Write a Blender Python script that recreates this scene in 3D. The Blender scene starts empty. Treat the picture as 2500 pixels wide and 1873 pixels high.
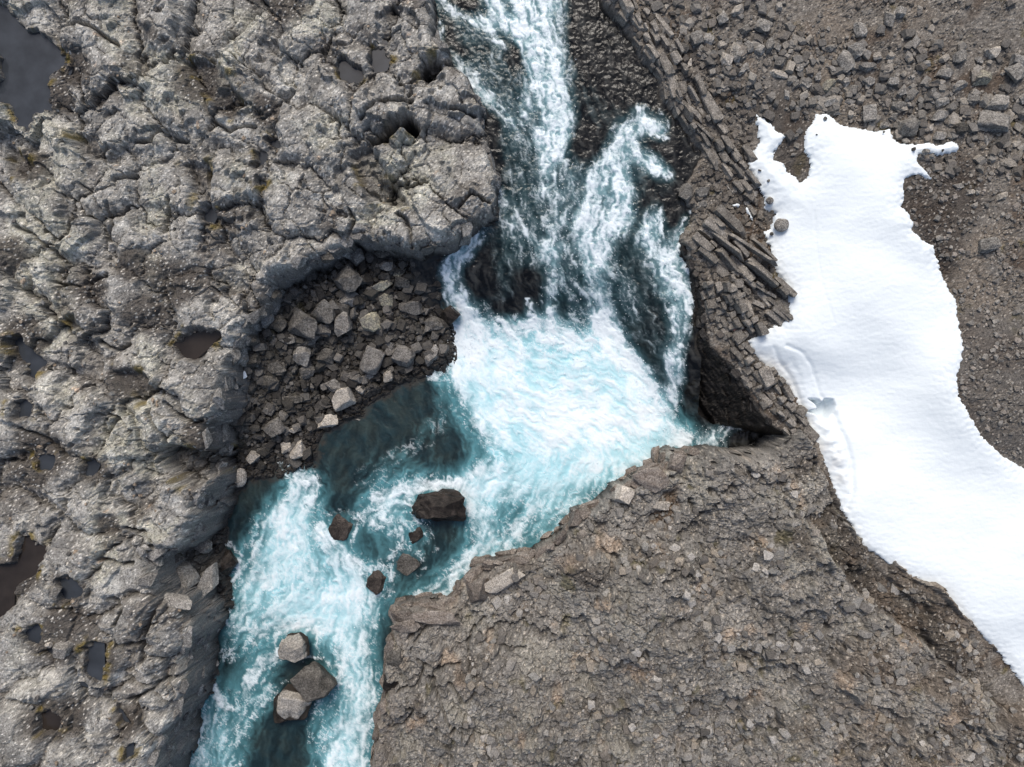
import bpy, bmesh, math, random
import numpy as np

# ------------------------------------------------------------------ camera, world, sun, exposure
S = bpy.context.scene
COL = S.collection
H = 34.7                      # camera height over the plateau, metres
K = 0.02 / H                  # one photo pixel is 2 cm on the plateau
cam = bpy.data.cameras.new("camera"); cam.sensor_width = 36; cam.lens = 36 * H / 50.0
cam.clip_end = 2000
co = bpy.data.objects.new("camera", cam); COL.objects.link(co)
co.location = (0, 0, H); co.rotation_euler = (0, 0, 0)
S.camera = co

SUN_EL, SUN_AZ = math.radians(52), math.radians(-8)      # azimuth from +Y (top of the picture), clockwise
w = bpy.data.worlds.new("World"); S.world = w; w.use_nodes = True
nt = w.node_tree; nt.nodes.clear()
sky = nt.nodes.new("ShaderNodeTexSky"); sky.sky_type = 'NISHITA'; sky.sun_disc = False
sky.sun_elevation = SUN_EL; sky.sun_rotation = SUN_AZ; sky.air_density = 1.0; sky.dust_density = 4.0; sky.ozone_density = 1.0
bg = nt.nodes.new("ShaderNodeBackground"); bg.inputs[1].default_value = 0.11
out = nt.nodes.new("ShaderNodeOutputWorld")
nt.links.new(sky.outputs[0], bg.inputs[0]); nt.links.new(bg.outputs[0], out.inputs[0])
sl = bpy.data.lights.new("sun", 'SUN'); sl.energy = 1.4; sl.angle = math.radians(24); sl.color = (1.0, 0.96, 0.9)
so = bpy.data.objects.new("sun", sl); COL.objects.link(so)
so.rotation_euler = (math.pi / 2 - SUN_EL, 0, math.pi - SUN_AZ)
so.location = (0, 10, 60)
S.view_settings.view_transform = 'Standard'; S.view_settings.look = 'None'
S.view_settings.gamma = 1; S.view_settings.exposure = 0.45

# ------------------------------------------------------------------ numeric helpers
f32 = np.float32
def W(px, py, z):
    f = K * (H - z); return ((px - 1250) * f, (936.5 - py) * f)
def ss(a, b, x):
    t = np.clip((x - a) / (b - a), 0, 1); return t * t * (3 - 2 * t)
def hsh(ix, iy, seed):
    h = (ix.astype(np.int64) * 374761393 + iy.astype(np.int64) * 668265263 + seed * 974634287) & 0xffffffff
    h = ((h ^ (h >> 13)) * 1274126177) & 0xffffffff
    h = ((h ^ (h >> 16)) * 2246822519) & 0xffffffff
    return (h ^ (h >> 15)) & 0xffffffff
def h01(ix, iy, seed): return (hsh(ix, iy, seed) / 4294967296.0).astype(f32)
GT = np.stack([np.cos(np.arange(256) * math.tau / 256), np.sin(np.arange(256) * math.tau / 256)], 1).astype(f32)
def perlin(x, y, seed=0):
    xi = np.floor(x); yi = np.floor(y); fx = (x - xi).astype(f32); fy = (y - yi).astype(f32)
    xi = xi.astype(np.int64); yi = yi.astype(np.int64)
    u = fx * fx * fx * (fx * (fx * 6 - 15) + 10); v = fy * fy * fy * (fy * (fy * 6 - 15) + 10)
    def g(dx, dy):
        k = hsh(xi + dx, yi + dy, seed) & 255
        return GT[k, 0] * (fx - dx) + GT[k, 1] * (fy - dy)
    a = g(0, 0); b = g(1, 0); c = g(0, 1); d = g(1, 1)
    return ((a + u * (b - a)) * (1 - v) + (c + u * (d - c)) * v) * 1.5
def fbm(x, y, octv, seed=0, gain=0.5, ridge=False):
    r = 0; a = 1.0; t = 0
    for i in range(octv):
        n = perlin(x, y, seed + i * 17)
        if ridge: n = 1 - 2 * np.abs(n)
        r = r + a * n; t += a; a *= gain; x = x * 2.03 + 5.1; y = y * 2.03 - 3.7
    return r / t
def worley(x, y, seed=0, jit=0.9):
    xi = np.floor(x).astype(np.int64); yi = np.floor(y).astype(np.int64)
    f1 = np.full(x.shape, 9, f32); f2 = f1.copy(); idv = np.zeros(x.shape, f32); ox = f1 * 0; oy = f1 * 0
    for dx in (-1, 0, 1):
        for dy in (-1, 0, 1):
            cx = xi + dx; cy = yi + dy; hh = hsh(cx, cy, seed)
            px = cx + 0.5 + jit * (((hh & 0xffff) / 65535.0) - 0.5); py = cy + 0.5 + jit * (((hh >> 16) / 65535.0) - 0.5)
            ex = (x - px).astype(f32); ey = (y - py).astype(f32); d = np.sqrt(ex * ex + ey * ey)
            m = d < f1
            f2 = np.where(m, f1, np.minimum(f2, d)); f1 = np.where(m, d, f1)
            idv = np.where(m, (((hh * 40503) >> 4) & 0xffff) / 65535.0, idv).astype(f32); ox = np.where(m, ex, ox); oy = np.where(m, ey, oy)
    return f1, f2, idv, ox, oy
def blocks(x, y, size, seed, off, tilt, cdepth, cw):
    f1, f2, i, ox, oy = worley(x / size, y / size, seed)
    e = (f2 - f1) * size
    a = i * 917.3
    hgt = off * (i * 2 - 1) + tilt * size * (ox * np.cos(a) + oy * np.sin(a))
    return hgt - cdepth * np.exp(-(e / cw) ** 2), e, i
def sdf(X, Y, poly, pad=4.0):
    """signed distance, negative inside; far values capped at pad"""
    P = np.array(poly, dtype=np.float64)
    D = np.full(X.shape, pad, f32)
    m = (X > P[:, 0].min() - pad) & (X < P[:, 0].max() + pad) & (Y > P[:, 1].min() - pad) & (Y < P[:, 1].max() + pad)
    x = X[m]; y = Y[m]
    if x.size == 0: return D
    d2 = np.full(x.shape, 1e9, f32); ins = np.zeros(x.shape, bool); n = len(P)
    for i in range(n):
        ax, ay = P[i]; bx, by = P[(i + 1) % n]; vx, vy = bx - ax, by - ay
        L = vx * vx + vy * vy + 1e-12
        t = np.clip(((x - ax) * vx + (y - ay) * vy) / L, 0, 1)
        ex = x - ax - t * vx; ey = y - ay - t * vy
        np.minimum(d2, ex * ex + ey * ey, out=d2)
        if ay != by:
            c = ((ay > y) != (by > y)) & (x < (bx - ax) * (y - ay) / (by - ay) + ax); ins ^= c
    s = np.sqrt(d2); s[ins] *= -1; D[m] = s
    return D
ZS = 0.57                     # gorge depth factor, from how much of the vertical faces the picture shows
def wpoly(pts, z=None):
    o = []; lz = z
    for p in pts:
        if len(p) > 2: lz = p[2] * ZS
        o.append(W(p[0], p[1], lz))
    return o
def idw(X, Y, pts):
    num = 0; den = 0
    for px, py, z in pts:
        z = z * ZS; x, y = W(px, py, z); ww = 1 / ((X - x) ** 2 + (Y - y) ** 2 + 1.5) ** 2
        num = num + ww * z; den = den + ww
    return (num / den).astype(f32)
def mix(a, b, t):
    t = t[..., None] if np.ndim(a) > np.ndim(t) or np.ndim(b) >= 1 else t
    return a * (1 - t) + np.asarray(b, f32) * t
def boxblur(A, r):
    for ax in (0, 1):
        P = np.concatenate([np.repeat(A.take([0], ax), r + 1, ax), A, np.repeat(A.take([-1], ax), r, ax)], ax).cumsum(ax, dtype=np.float64)
        n = A.shape[ax]
        A = ((P.take(range(2 * r + 1, 2 * r + 1 + n), ax) - P.take(range(n), ax)) / (2 * r + 1)).astype(f32)
    return A

def make_mesh(name, V, F, attrs=None, smooth=False):
    F = np.asarray(F, np.int32); k = F.shape[1]
    me = bpy.data.meshes.new(name)
    me.vertices.add(len(V)); me.vertices.foreach_set("co", np.ascontiguousarray(V, f32).ravel())
    me.loops.add(F.size); me.loops.foreach_set("vertex_index", F.ravel())
    me.polygons.add(len(F)); me.polygons.foreach_set("loop_start", np.arange(0, F.size, k, dtype=np.int32))
    me.polygons.foreach_set("use_smooth", np.full(len(F), smooth, bool))
    for an, arr in (attrs or {}).items():
        if arr.ndim == 2:
            a = me.color_attributes.new(an, 'FLOAT_COLOR', 'POINT')
            a.data.foreach_set("color", np.concatenate([arr, np.ones((len(arr), 1))], 1).astype(f32).ravel())
        else:
            a = me.attributes.new(an, 'FLOAT', 'POINT'); a.data.foreach_set("value", arr.astype(f32).ravel())
    me.update(calc_edges=True)
    return me
def link(name, me, mat=None, parent=None):
    o = bpy.data.objects.new(name, me); COL.objects.link(o)
    if mat is not None and not me.materials: me.materials.append(mat)
    if parent is not None: o.parent = parent
    return o
def tag(o, label=None, cat=None, group=None, kind=None):
    if label: o["label"] = label
    if cat: o["category"] = cat
    if group: o["group"] = group
    if kind: o["kind"] = kind
    return o
def compact(V, F, attrs):
    u, inv = np.unique(F, return_inverse=True)
    return V[u], inv.reshape(F.shape), {k: a[u] for k, a in attrs.items()}

# ------------------------------------------------------------------ materials
def new_mat(name):
    m = bpy.data.materials.new(name); m.use_nodes = True
    n = m.node_tree; b = n.nodes["Principled BSDF"]; return m, n, b
def N(n, t, **kw):
    x = n.nodes.new(t)
    for k, v in kw.items(): setattr(x, k, v)
    return x
def rock_material(name, attr=None, base=(0.15, 0.14, 0.13), vary=0.35, tint=None, scale=1.0, bump=0.5, rough=0.9, speck=0.75):
    m, n, b = new_mat(name); L = n.links.new
    tc = N(n, "ShaderNodeTexCoord")
    geo = N(n, "ShaderNodeNewGeometry")
    pos = geo.outputs["Position"] if attr else tc.outputs["Object"]
    n1 = N(n, "ShaderNodeTexNoise"); n1.inputs["Scale"].default_value = 9 * scale; n1.inputs["Detail"].default_value = 5; n1.inputs["Roughness"].default_value = 0.75
    L(pos, n1.inputs["Vector"])
    mr = N(n, "ShaderNodeMapRange"); mr.inputs[1].default_value = 0.3; mr.inputs[2].default_value = 0.72; mr.inputs[3].default_value = 1 - vary; mr.inputs[4].default_value = 1 + vary
    L(n1.outputs[0], mr.inputs[0])
    mul = N(n, "ShaderNodeMix", data_type='RGBA', blend_type='MULTIPLY'); mul.inputs[0].default_value = 1
    if attr:
        a = N(n, "ShaderNodeAttribute", attribute_name=attr); L(a.outputs["Color"], mul.inputs[6])
    else:
        oi = N(n, "ShaderNodeObjectInfo")
        r = N(n, "ShaderNodeMapRange"); r.inputs[3].default_value = 0.72; r.inputs[4].default_value = 1.3; L(oi.outputs["Random"], r.inputs[0])
        n2 = N(n, "ShaderNodeTexNoise"); n2.inputs["Scale"].default_value = 2.2 * scale; n2.inputs["Detail"].default_value = 4; L(pos, n2.inputs["Vector"])
        cr = N(n, "ShaderNodeValToRGB"); cr.color_ramp.elements[0].position = 0.35; cr.color_ramp.elements[1].position = 0.65
        t = tint or tuple(c * 1.5 for c in base)
        cr.color_ramp.elements[0].color = (*base, 1); cr.color_ramp.elements[1].color = (*t, 1); L(n2.outputs[0], cr.inputs[0])
        mm = N(n, "ShaderNodeMix", data_type='RGBA', blend_type='MULTIPLY'); mm.inputs[0].default_value = 1
        L(cr.outputs[0], mm.inputs[6]); L(r.outputs[0], mm.inputs[7]); L(mm.outputs[2], mul.inputs[6])
    L(mr.outputs[0], mul.inputs[7])
    n5 = N(n, "ShaderNodeTexNoise"); n5.inputs["Scale"].default_value = 17 * scale; n5.inputs["Detail"].default_value = 3; n5.inputs["Roughness"].default_value = 0.6; L(pos, n5.inputs["Vector"])
    m5 = N(n, "ShaderNodeMapRange"); m5.inputs[1].default_value = 0.36; m5.inputs[2].default_value = 0.66; m5.inputs[3].default_value = 0.5; m5.inputs[4].default_value = 1.55; L(n5.outputs[0], m5.inputs[0])
    mu5 = N(n, "ShaderNodeMix", data_type='RGBA', blend_type='MULTIPLY'); mu5.inputs[0].default_value = speck; L(mul.outputs[2], mu5.inputs[6]); L(m5.outputs[0], mu5.inputs[7])
    L(mu5.outputs[2], b.inputs["Base Color"])
    b.inputs["Roughness"].default_value = rough; b.inputs["Specular IOR Level"].default_value = 0.12
    if attr:
        wt = N(n, "ShaderNodeAttribute", attribute_name="wet")
        r2 = N(n, "ShaderNodeMapRange"); r2.inputs[3].default_value = 1.0; r2.inputs[4].default_value = 0.3; L(wt.outputs["Fac"], r2.inputs[0]); L(r2.outputs[0], b.inputs["Roughness"])
    n3 = N(n, "ShaderNodeTexNoise"); n3.inputs["Scale"].default_value = 14 * scale; n3.inputs["Detail"].default_value = 6; n3.inputs["Roughness"].default_value = 0.7; L(pos, n3.inputs["Vector"])
    bp = N(n, "ShaderNodeBump"); bp.inputs["Strength"].default_value = bump; bp.inputs["Distance"].default_value = 0.06; L(n3.outputs[0], bp.inputs["Height"]); L(bp.outputs[0], b.inputs["Normal"])
    return m
M_TER = rock_material("terrain_rock", attr="Col", vary=0.3, bump=0.5, speck=0.6)
M_GREY = rock_material("boulder_grey", base=(0.165, 0.155, 0.14), tint=(0.27, 0.255, 0.23), vary=0.5)
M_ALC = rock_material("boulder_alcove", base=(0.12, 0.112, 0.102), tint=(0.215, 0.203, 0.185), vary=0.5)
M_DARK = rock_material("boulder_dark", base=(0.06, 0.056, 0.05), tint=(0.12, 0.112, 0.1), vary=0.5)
M_TAN = rock_material("boulder_tan", base=(0.30, 0.27, 0.23), tint=(0.40, 0.365, 0.315), vary=0.4)
M_BROWN = rock_material("boulder_brown_wet", base=(0.02, 0.017, 0.015), tint=(0.06, 0.05, 0.043), rough=0.4)
M_LICH = rock_material("boulder_lichen", base=(0.15, 0.143, 0.13), tint=(0.36, 0.335, 0.25), vary=0.5)
M_WTAN = rock_material("boulder_pale_wet_foot", base=(0.27, 0.25, 0.22), tint=(0.36, 0.335, 0.295), vary=0.4)
n_ = M_WTAN.node_tree; b_ = n_.nodes["Principled BSDF"]; src = b_.inputs["Base Color"].links[0].from_socket
tcn = N(n_, "ShaderNodeTexCoord"); sp = N(n_, "ShaderNodeSeparateXYZ"); n_.links.new(tcn.outputs["Object"], sp.inputs[0])
nz = N(n_, "ShaderNodeTexNoise"); nz.inputs["Scale"].default_value = 1.3; n_.links.new(tcn.outputs["Object"], nz.inputs["Vector"])
ad = N(n_, "ShaderNodeMath", operation='ADD'); n_.links.new(sp.outputs[2], ad.inputs[0]); n_.links.new(nz.outputs[0], ad.inputs[1])
mrz = N(n_, "ShaderNodeMapRange"); mrz.inputs[1].default_value = 0.78; mrz.inputs[2].default_value = 0.9; n_.links.new(ad.outputs[0], mrz.inputs[0])
mxz = N(n_, "ShaderNodeMix", data_type='RGBA'); mxz.inputs[6].default_value = (0.045, 0.038, 0.032, 1); n_.links.new(mrz.outputs[0], mxz.inputs[0]); n_.links.new(src, mxz.inputs[7]); n_.links.new(mxz.outputs[2], b_.inputs["Base Color"])
M_SPUR = rock_material("spur_block", base=(0.15, 0.125, 0.105), tint=(0.22, 0.195, 0.17), vary=0.45)
M_STRAT = rock_material("bedded_basalt", base=(0.145, 0.131, 0.114), tint=(0.28, 0.256, 0.222), scale=1.3, vary=0.55)

def water_mat():
    m, n, b = new_mat("white_water"); L = n.links.new
    a = N(n, "ShaderNodeAttribute", attribute_name="Col"); f = N(n, "ShaderNodeAttribute", attribute_name="foam")
    L(a.outputs["Color"], b.inputs["Base Color"])
    r = N(n, "ShaderNodeMapRange"); r.inputs[3].default_value = 0.12; r.inputs[4].default_value = 0.7; L(f.outputs["Fac"], r.inputs[0]); L(r.outputs[0], b.inputs["Roughness"])
    g = N(n, "ShaderNodeNewGeometry")
    n3 = N(n, "ShaderNodeTexNoise"); n3.inputs["Scale"].default_value = 7; n3.inputs["Detail"].default_value = 5; n3.inputs["Roughness"].default_value = 0.6; L(g.outputs["Position"], n3.inputs["Vector"])
    bp = N(n, "ShaderNodeBump"); bp.inputs["Distance"].default_value = 0.08; L(n3.outputs[0], bp.inputs["Height"]); rb_ = N(n, "ShaderNodeMapRange"); rb_.inputs[3].default_value = 0.28; rb_.inputs[4].default_value = 0.04; L(f.outputs["Fac"], rb_.inputs[0]); L(rb_.outputs[0], bp.inputs["Strength"]); L(bp.outputs[0], b.inputs["Normal"])
    b.inputs["IOR"].default_value = 1.33
    return m
M_WATER = water_mat()
def puddle_mat(name, c):
    m, n, b = new_mat(name); L = n.links.new
    g = N(n, "ShaderNodeNewGeometry"); n3 = N(n, "ShaderNodeTexNoise"); n3.inputs["Scale"].default_value = 1.2; n3.inputs["Detail"].default_value = 4; L(g.outputs["Position"], n3.inputs["Vector"])
    cr = N(n, "ShaderNodeValToRGB"); cr.color_ramp.elements[0].position = 0.3; cr.color_ramp.elements[1].position = 0.75
    cr.color_ramp.elements[0].color = (*[x * 0.7 for x in c], 1); cr.color_ramp.elements[1].color = (*[x * 1.3 for x in c], 1)
    L(n3.outputs[0], cr.inputs[0]); L(cr.outputs[0], b.inputs["Base Color"])
    b.inputs["Roughness"].default_value = 0.06; b.inputs["IOR"].default_value = 1.33
    return m
M_PUD = puddle_mat("puddle_water", (0.040, 0.045, 0.052)); M_PUDB = puddle_mat("puddle_brown", (0.03, 0.024, 0.02))  # grey pools: the sky's sheen is put into the bluish base colour
def snow_mat():
    m, n, b = new_mat("snow"); L = n.links.new
    a = N(n, "ShaderNodeAttribute", attribute_name="Col"); L(a.outputs["Color"], b.inputs["Base Color"])
    b.inputs["Roughness"].default_value = 0.75; b.inputs["Specular IOR Level"].default_value = 0.2
    g = N(n, "ShaderNodeNewGeometry"); n3 = N(n, "ShaderNodeTexNoise"); n3.inputs["Scale"].default_value = 6; n3.inputs["Detail"].default_value = 6; L(g.outputs["Position"], n3.inputs["Vector"])
    bp = N(n, "ShaderNodeBump"); bp.inputs["Strength"].default_value = 0.25; bp.inputs["Distance"].default_value = 0.08; L(n3.outputs[0], bp.inputs["Height"]); L(bp.outputs[0], b.inputs["Normal"])
    return m
M_SNOW = snow_mat()

# ------------------------------------------------------------------ terrain: outlines traced from the photo (pixel x, pixel y, height)
LEFT = [(1040,-1500,-1.0),(1040,-300),(1044,-20),(1045,11),(1049,37),(1066,105),(1083,123),(1098,146),(1131,183),(1150,221),(1172,247),(1165,269,-1.2),(1184,310),(1189,355),(1195,397),(1217,423),(1213,449),(1199,483),(1187,513),(1161,539),(1135,561),(1079,582),(1045,591),(1008,599),(959,584),(914,580),(862,572),(848,567),(837,594),(818,597),(784,601,-1.0),(769,616),(728,631),(709,648),(680,657),(657,672),(638,687),(633,717),(623,751),(601,773),(575,788),(564,822,-1.2),(556,837),(552,870),(540,900),(535,940),(530,977),(520,1012,-1.6),(538,1035,-5.5),(547,1059,-6),(552,1090,-6.5),(557,1122,-7),(557,1149,-7.4),(545,1188),(535,1212),(540,1224,-7),(528,1245,-6.6),(488,1298,-5.5),(455,1326,-5),(418,1334,-4.6),(366,1318,-4),(335,1300,-2.5),(345,1345,-2.2),(385,1370,-2.4),(395,1420,-2.5),(410,1452,-3),(470,1462,-4.5),(500,1490,-6.5),(528,1478,-8.4),(532,1484,-8.6),(524,1509,-8.8),(508,1553),(512,1590),(504,1643),(492,1679),(471,1716),(459,1753),(439,1830),(427,1873),(390,2100),(380,3000),(-2500,3000),(-2500,-1500)]
ALC = [(860,500,-7.9),(1030,560),(1065,600),(1055,650),(1075,690),(1108,750),(1095,800),(1092,870),(1060,895),(1030,905),(968,934),(897,960),(867,1001),(829,1024),(784,1050),(769,1102),(755,1140),(710,1150),(657,1165),(605,1165),(570,1190),(545,1230),(450,1200),(450,700),(600,560)]
REC = [(300,1270,-8),(430,1280),(500,1300),(545,1300),(538,1350),(545,1420),(548,1480),(500,1500),(380,1500),(300,1400)]
RIGHT = [(1440,-1500,-1.2),(1440,-300),(1477,0,-1.3),(1522,49),(1548,94,-1.5),(1574,138),(1608,183,-1.7),(1615,224),(1649,277,-2.0),(1683,322,-2.2),(1716,367,-2.5),(1700,420,-2.7),(1664,460,-2.8),(1690,505,-2.8),(1692,540),(1664,582),(1680,625,-3.0),(1705,660,-3.2),(1716,720,-3.6),(1728,817,-4.0),(1738,837),(1767,870),(1796,903),(1820,944,-4.2),(1845,975),(1857,1004,-4.4),(1880,1030),(1925,1062,-4.2),(1975,1110,-3.6),(2100,1350,-3),(2600,1900),(6000,3500),(6000,-1500)]
SPUR = [(1501,1200,-5),(1544,1184),(1565,1163),(1619,1146),(1628,1112),(1645,1108,-4),(1679,1117),(1720,1113,-1.8),(1763,1114,-2.2),(1830,1122,-2.6),(1890,1112,-2.8),(1930,1085,-2.8),(1955,1052,-2.8),(1985,1062,-2.5),(2012,1111,-2.0),(2037,1170,-1.5),(2065,1249,-1.2),(2090,1285),(2106,1314,-1.0),(2147,1342),(2204,1379),(2256,1419),(2313,1444),(2370,1513),(2423,1565),(2451,1590),(2484,1622),(2500,1659),(2650,1800),(3500,3000),(880,3000,-4.4),(895,2100),(908,1873,-4.4),(910,1850),(916,1801),(916,1769),(941,1720),(937,1663),(945,1606),(953,1574),(969,1545),(961,1533),(961,1494,-5.4),(1014,1490),(1079,1490),(1103,1480),(1123,1460,-5.6),(1121,1444),(1144,1427),(1160,1403,-5),(1192,1389),(1245,1379,-5),(1290,1375),(1359,1326),(1400,1289),(1408,1265),(1469,1239,-5)]
PUD = [  # (name tint, points) traced pools on the left plateau
 ('g',[(0,7),(22,19),(41,45),(56,67),(75,82),(105,82),(123,101),(142,123),(165,150),(161,176),(127,183),(123,210),(135,232),(127,269),(97,277),(71,318),(49,299),(22,258),(-30,230),(11,195),(15,150),(-30,110),(-30,0)]),
 ('g',[(821,146),(836,138),(858,157),(879,168),(877,195),(839,191),(824,168)]),
 ('d',[(905,112),(937,112),(952,135),(937,161),(910,168),(903,150)]),
 ('g',[(651,337),(673,337),(681,355),(662,359)]), ('g',[(632,359),(651,370),(640,397),(628,412),(628,374)]), ('g',[(632,438),(653,445),(636,456)]),
 ('g',[(486,513),(509,501),(520,524),(513,539),(490,531)]),
 ('d',[(24,835),(59,824),(71,859),(102,882),(90,914),(75,937),(55,890)]), ('g',[(51,984),(75,977),(86,1000),(78,1028),(55,1024)]),
 ('b',[(408,843),(451,804),(522,808),(526,824),(490,851),(463,879),(424,863)]),
 ('d',[(86,1110),(129,1110),(137,1141),(94,1149)]), ('d',[(204,1126),(231,1122),(235,1137),(220,1173),(204,1165)]),
 ('b',[(53,1310),(81,1318),(112,1342),(102,1371),(77,1411),(41,1428),(37,1484),(-20,1513),(-20,1379),(41,1375)]),
 ('g',[(150,1411),(179,1411),(199,1436),(191,1460),(163,1472),(150,1460)]),
 ('d',[(61,1537),(93,1521),(110,1545),(98,1574),(69,1566)]), ('d',[(106,1590),(138,1582),(142,1606),(126,1614)]),
 ('d',[(203,1590),(219,1570),(248,1578),(244,1627),(236,1671),(199,1659)]), ('b',[(93,1744),(126,1732),(150,1769),(130,1785),(98,1781)]),
 ('g',[(264,1732),(293,1744),(309,1769),(305,1789),(284,1785),(272,1769)]), ('g',[(301,1834),(321,1822),(317,1850),(303,1866)])]
PITS = [ # (depth, points) dry hollows and open cracks
 (1.6,[(365,1106),(392,1090),(440,1100),(502,1110),(506,1149),(467,1200),(412,1181),(373,1141)]),
 (2.6,[(893,335),(930,325),(955,287),(993,273),(1028,300),(1010,318),(972,305),(945,340),(905,348)]),
 (0.9,[(848,370),(899,343),(922,374),(944,430),(993,498),(960,500),(899,483),(868,438)]),
 (0.9,[(1018,165),(1035,135),(1060,128),(1075,150),(1060,180),(1040,195)]),
 (0.5,[(445,150),(520,150),(570,190),(595,260),(560,290),(500,230)]),
 (0.5,[(440,400),(500,395),(520,430),(510,500),(480,490)]),
 (0.5,[(180,335),(240,330),(260,380),(200,390)]),
 (0.5,[(0,340),(40,370),(80,400),(60,440),(0,420)]),
 (0.55,[(270,900),(340,900),(370,960),(330,985),(285,950)]),
 (0.5,[(150,770),(195,775),(200,810),(160,810)])]

RP = [(1000,-480),(1000,120),(1100,260),(1100,520),(1010,560),(1000,700),(1060,800),(1000,880),(800,940),(700,1080),(560,1120),(480,1220),(450,1300),(480,1480),(420,1680),(360,1900),(360,2200),(960,2200),(980,1500),(1150,1480),(1300,1400),(1500,1280),(1560,1190),(1680,1150),(1850,1130),(1910,1060),(1895,1010),(1860,1012),(1800,1020),(1740,1035),(1705,1010),(1712,900),(1716,760),(1730,680),(1740,600),(1740,440),(1740,350),(1660,240),(1540,60),(1500,-480)]
# ---- grid, fine where the camera looks, growing outside
def axis(a, b, d, lo, hi):
    c = list(np.arange(a, b, d)); s = d; left = []; x = a
    while x > lo: s *= 1.1; x -= s; left.append(x)
    s = d; right = []; x = c[-1]
    while x < hi: s *= 1.1; x += s; right.append(x)
    return np.array(left[::-1] + c + right, f32)
D = 0.06
AX = axis(-26.0, 26.2, D, -160, 160); AY = axis(-24.2, 20.6, D, -160, 160)
X, Y = np.meshgrid(AX, AY); 
ZP = [(-300,-2.0),(0,-2.5),(200,-3.0),(400,-3.8),(560,-4.6),(680,-5.6),(780,-7.6),(830,-8.0),(1150,-8.1),(1300,-8.35),(1500,-8.9),(1873,-9.6),(2300,-10.0)]
ZV = np.arange(-600, 2400, 5.0); ZT = np.interp(ZV, [p[0] for p in ZP], [p[1] * ZS for p in ZP]); ZT = np.convolve(np.pad(ZT, 12, mode='edge'), np.hanning(25) / np.hanning(25).sum(), 'valid')
def zw(u, v):
    ve = v - 210 * ss(1470, 1660, u)
    return np.interp(ve, ZV, ZT).astype(f32)
def pix(X, Y, z):
    f = K * (H - z); return 1250 + X / f, 936.5 - Y / f
zW = np.full(X.shape, -3, f32)
for _ in range(6):
    U, V = pix(X, Y, zW); zW = 0.5 * zW + 0.5 * zw(U, V)
# warped coordinates give ragged outlines
wx = X + 0.22 * fbm(X / 1.1, Y / 1.1, 3, 11) + 0.03 * perlin(X / 0.25, Y / 0.25, 12)
wy = Y + 0.22 * fbm(X / 1.1, Y / 1.1, 3, 21) + 0.03 * perlin(X / 0.25, Y / 0.25, 22)
wxs = X + 0.2 * perlin(X / 1.2, Y / 1.2, 13) + 0.07 * perlin(X / 0.55, Y / 0.55, 14); wys = Y + 0.2 * perlin(X / 1.2, Y / 1.2, 23) + 0.07 * perlin(X / 0.55, Y / 0.55, 24)
sL = sdf(wxs, wys, wpoly(LEFT)); sA = sdf(wx, wy, wpoly(ALC)); sC = sdf(wx, wy, wpoly(REC))
sR = sdf(wx, wy, wpoly(RIGHT)); sS = sdf(wx, wy, wpoly(SPUR))
def cliff(s, k, wd=0.16):
    return k * wd * np.log1p(np.exp(np.clip(s / wd, -20, 25)))
fine = fbm(X / 0.5, Y / 0.5, 4, 31, 0.6); mid = fbm(X / 2.3, Y / 2.3, 4, 41); big = fbm(X / 8, Y / 8, 3, 51)
grain = perlin(X / 0.13, Y / 0.13, 61); rid = fbm(X / 0.9, Y / 0.9, 3, 71, 0.55, ridge=True)

# left plateau: fractured lava, big blocks around traced seeds
SEEDS = [(1090,400),(1000,530),(1080,240),(1000,90),(900,60),(800,230),(760,330),(900,440),(700,480),(620,570),(520,660),(480,730),(870,140),(640,120),(560,200),(430,250),(330,330),(400,450),(560,420),(260,470),(180,430),(110,500),(50,570),(330,580),(200,570),(420,620),(100,690),(190,760),(40,760),(250,820),(160,870),(290,720),(340,900),(450,930),(380,1010),(290,1090),(430,1130),(120,960),(190,1040),(40,1030),(100,1170),(250,1240),(410,1250),(490,1190),(320,1190),(40,1300),(190,1350),(290,1420),(330,1530),(390,1570),(460,1610),(320,1680),(430,1700),(380,1810),(250,1640),(220,1790),(110,1680),(50,1600),(50,1800),(160,1860),(310,1860),(90,120),(250,90),(400,60),(740,60),(520,60),(590,330),(680,640),(940,230)]
lb = sL < 1.2
bx = X[lb] + 1.3 * fbm(X[lb] / 2.2, Y[lb] / 2.2, 5, 81, 0.55); by = Y[lb] + 1.3 * fbm(X[lb] / 2.2, Y[lb] / 2.2, 5, 91, 0.55)
g1 = np.full(bx.shape, 99, f32); g2 = g1.copy(); gi = np.zeros(bx.shape, np.int32)
for i, (px, py) in enumerate(SEEDS):
    sx, sy = W(px, py, -0.3); d = np.hypot(bx - sx, by - sy).astype(f32); m_ = d < g1
    g2 = np.where(m_, g1, np.minimum(g2, d)); g1 = np.where(m_, d, g1); gi = np.where(m_, i, gi)
e1 = np.full(X.shape, 3, f32); e1[lb] = g2 - g1
BI = np.full(X.shape, -1, np.int32); BI[lb] = gi
rs = np.random.RandomState(5); soff = rs.uniform(-0.3, 0.3, len(SEEDS)).astype(f32); sti = rs.uniform(-0.07, 0.07, (len(SEEDS), 2)).astype(f32)
SW = np.array([W(px, py, -0.3) for px, py in SEEDS], f32)
bi = np.maximum(BI, 0)
b1 = (soff[bi] + sti[bi, 0] * (X - SW[bi, 0]) + sti[bi, 1] * (Y - SW[bi, 1])) * (BI >= 0)
crk = ss(-0.35, 0.25, fbm(X / 2.4, Y / 2.4, 2, 95))
dome = 0.40 * ss(0, 1.3, e1) - 0.35 * crk * np.exp(-(e1 / 0.075) ** 2)
tq = 2.6 * fbm((X + 0.4 * mid) / 4.3, (Y + 0.4 * mid) / 4.3, 5, 96, 0.55); tf = np.floor(tq); terr = (tf + ss(0.86, 1.0, tq - tf)) * 0.5
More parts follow.
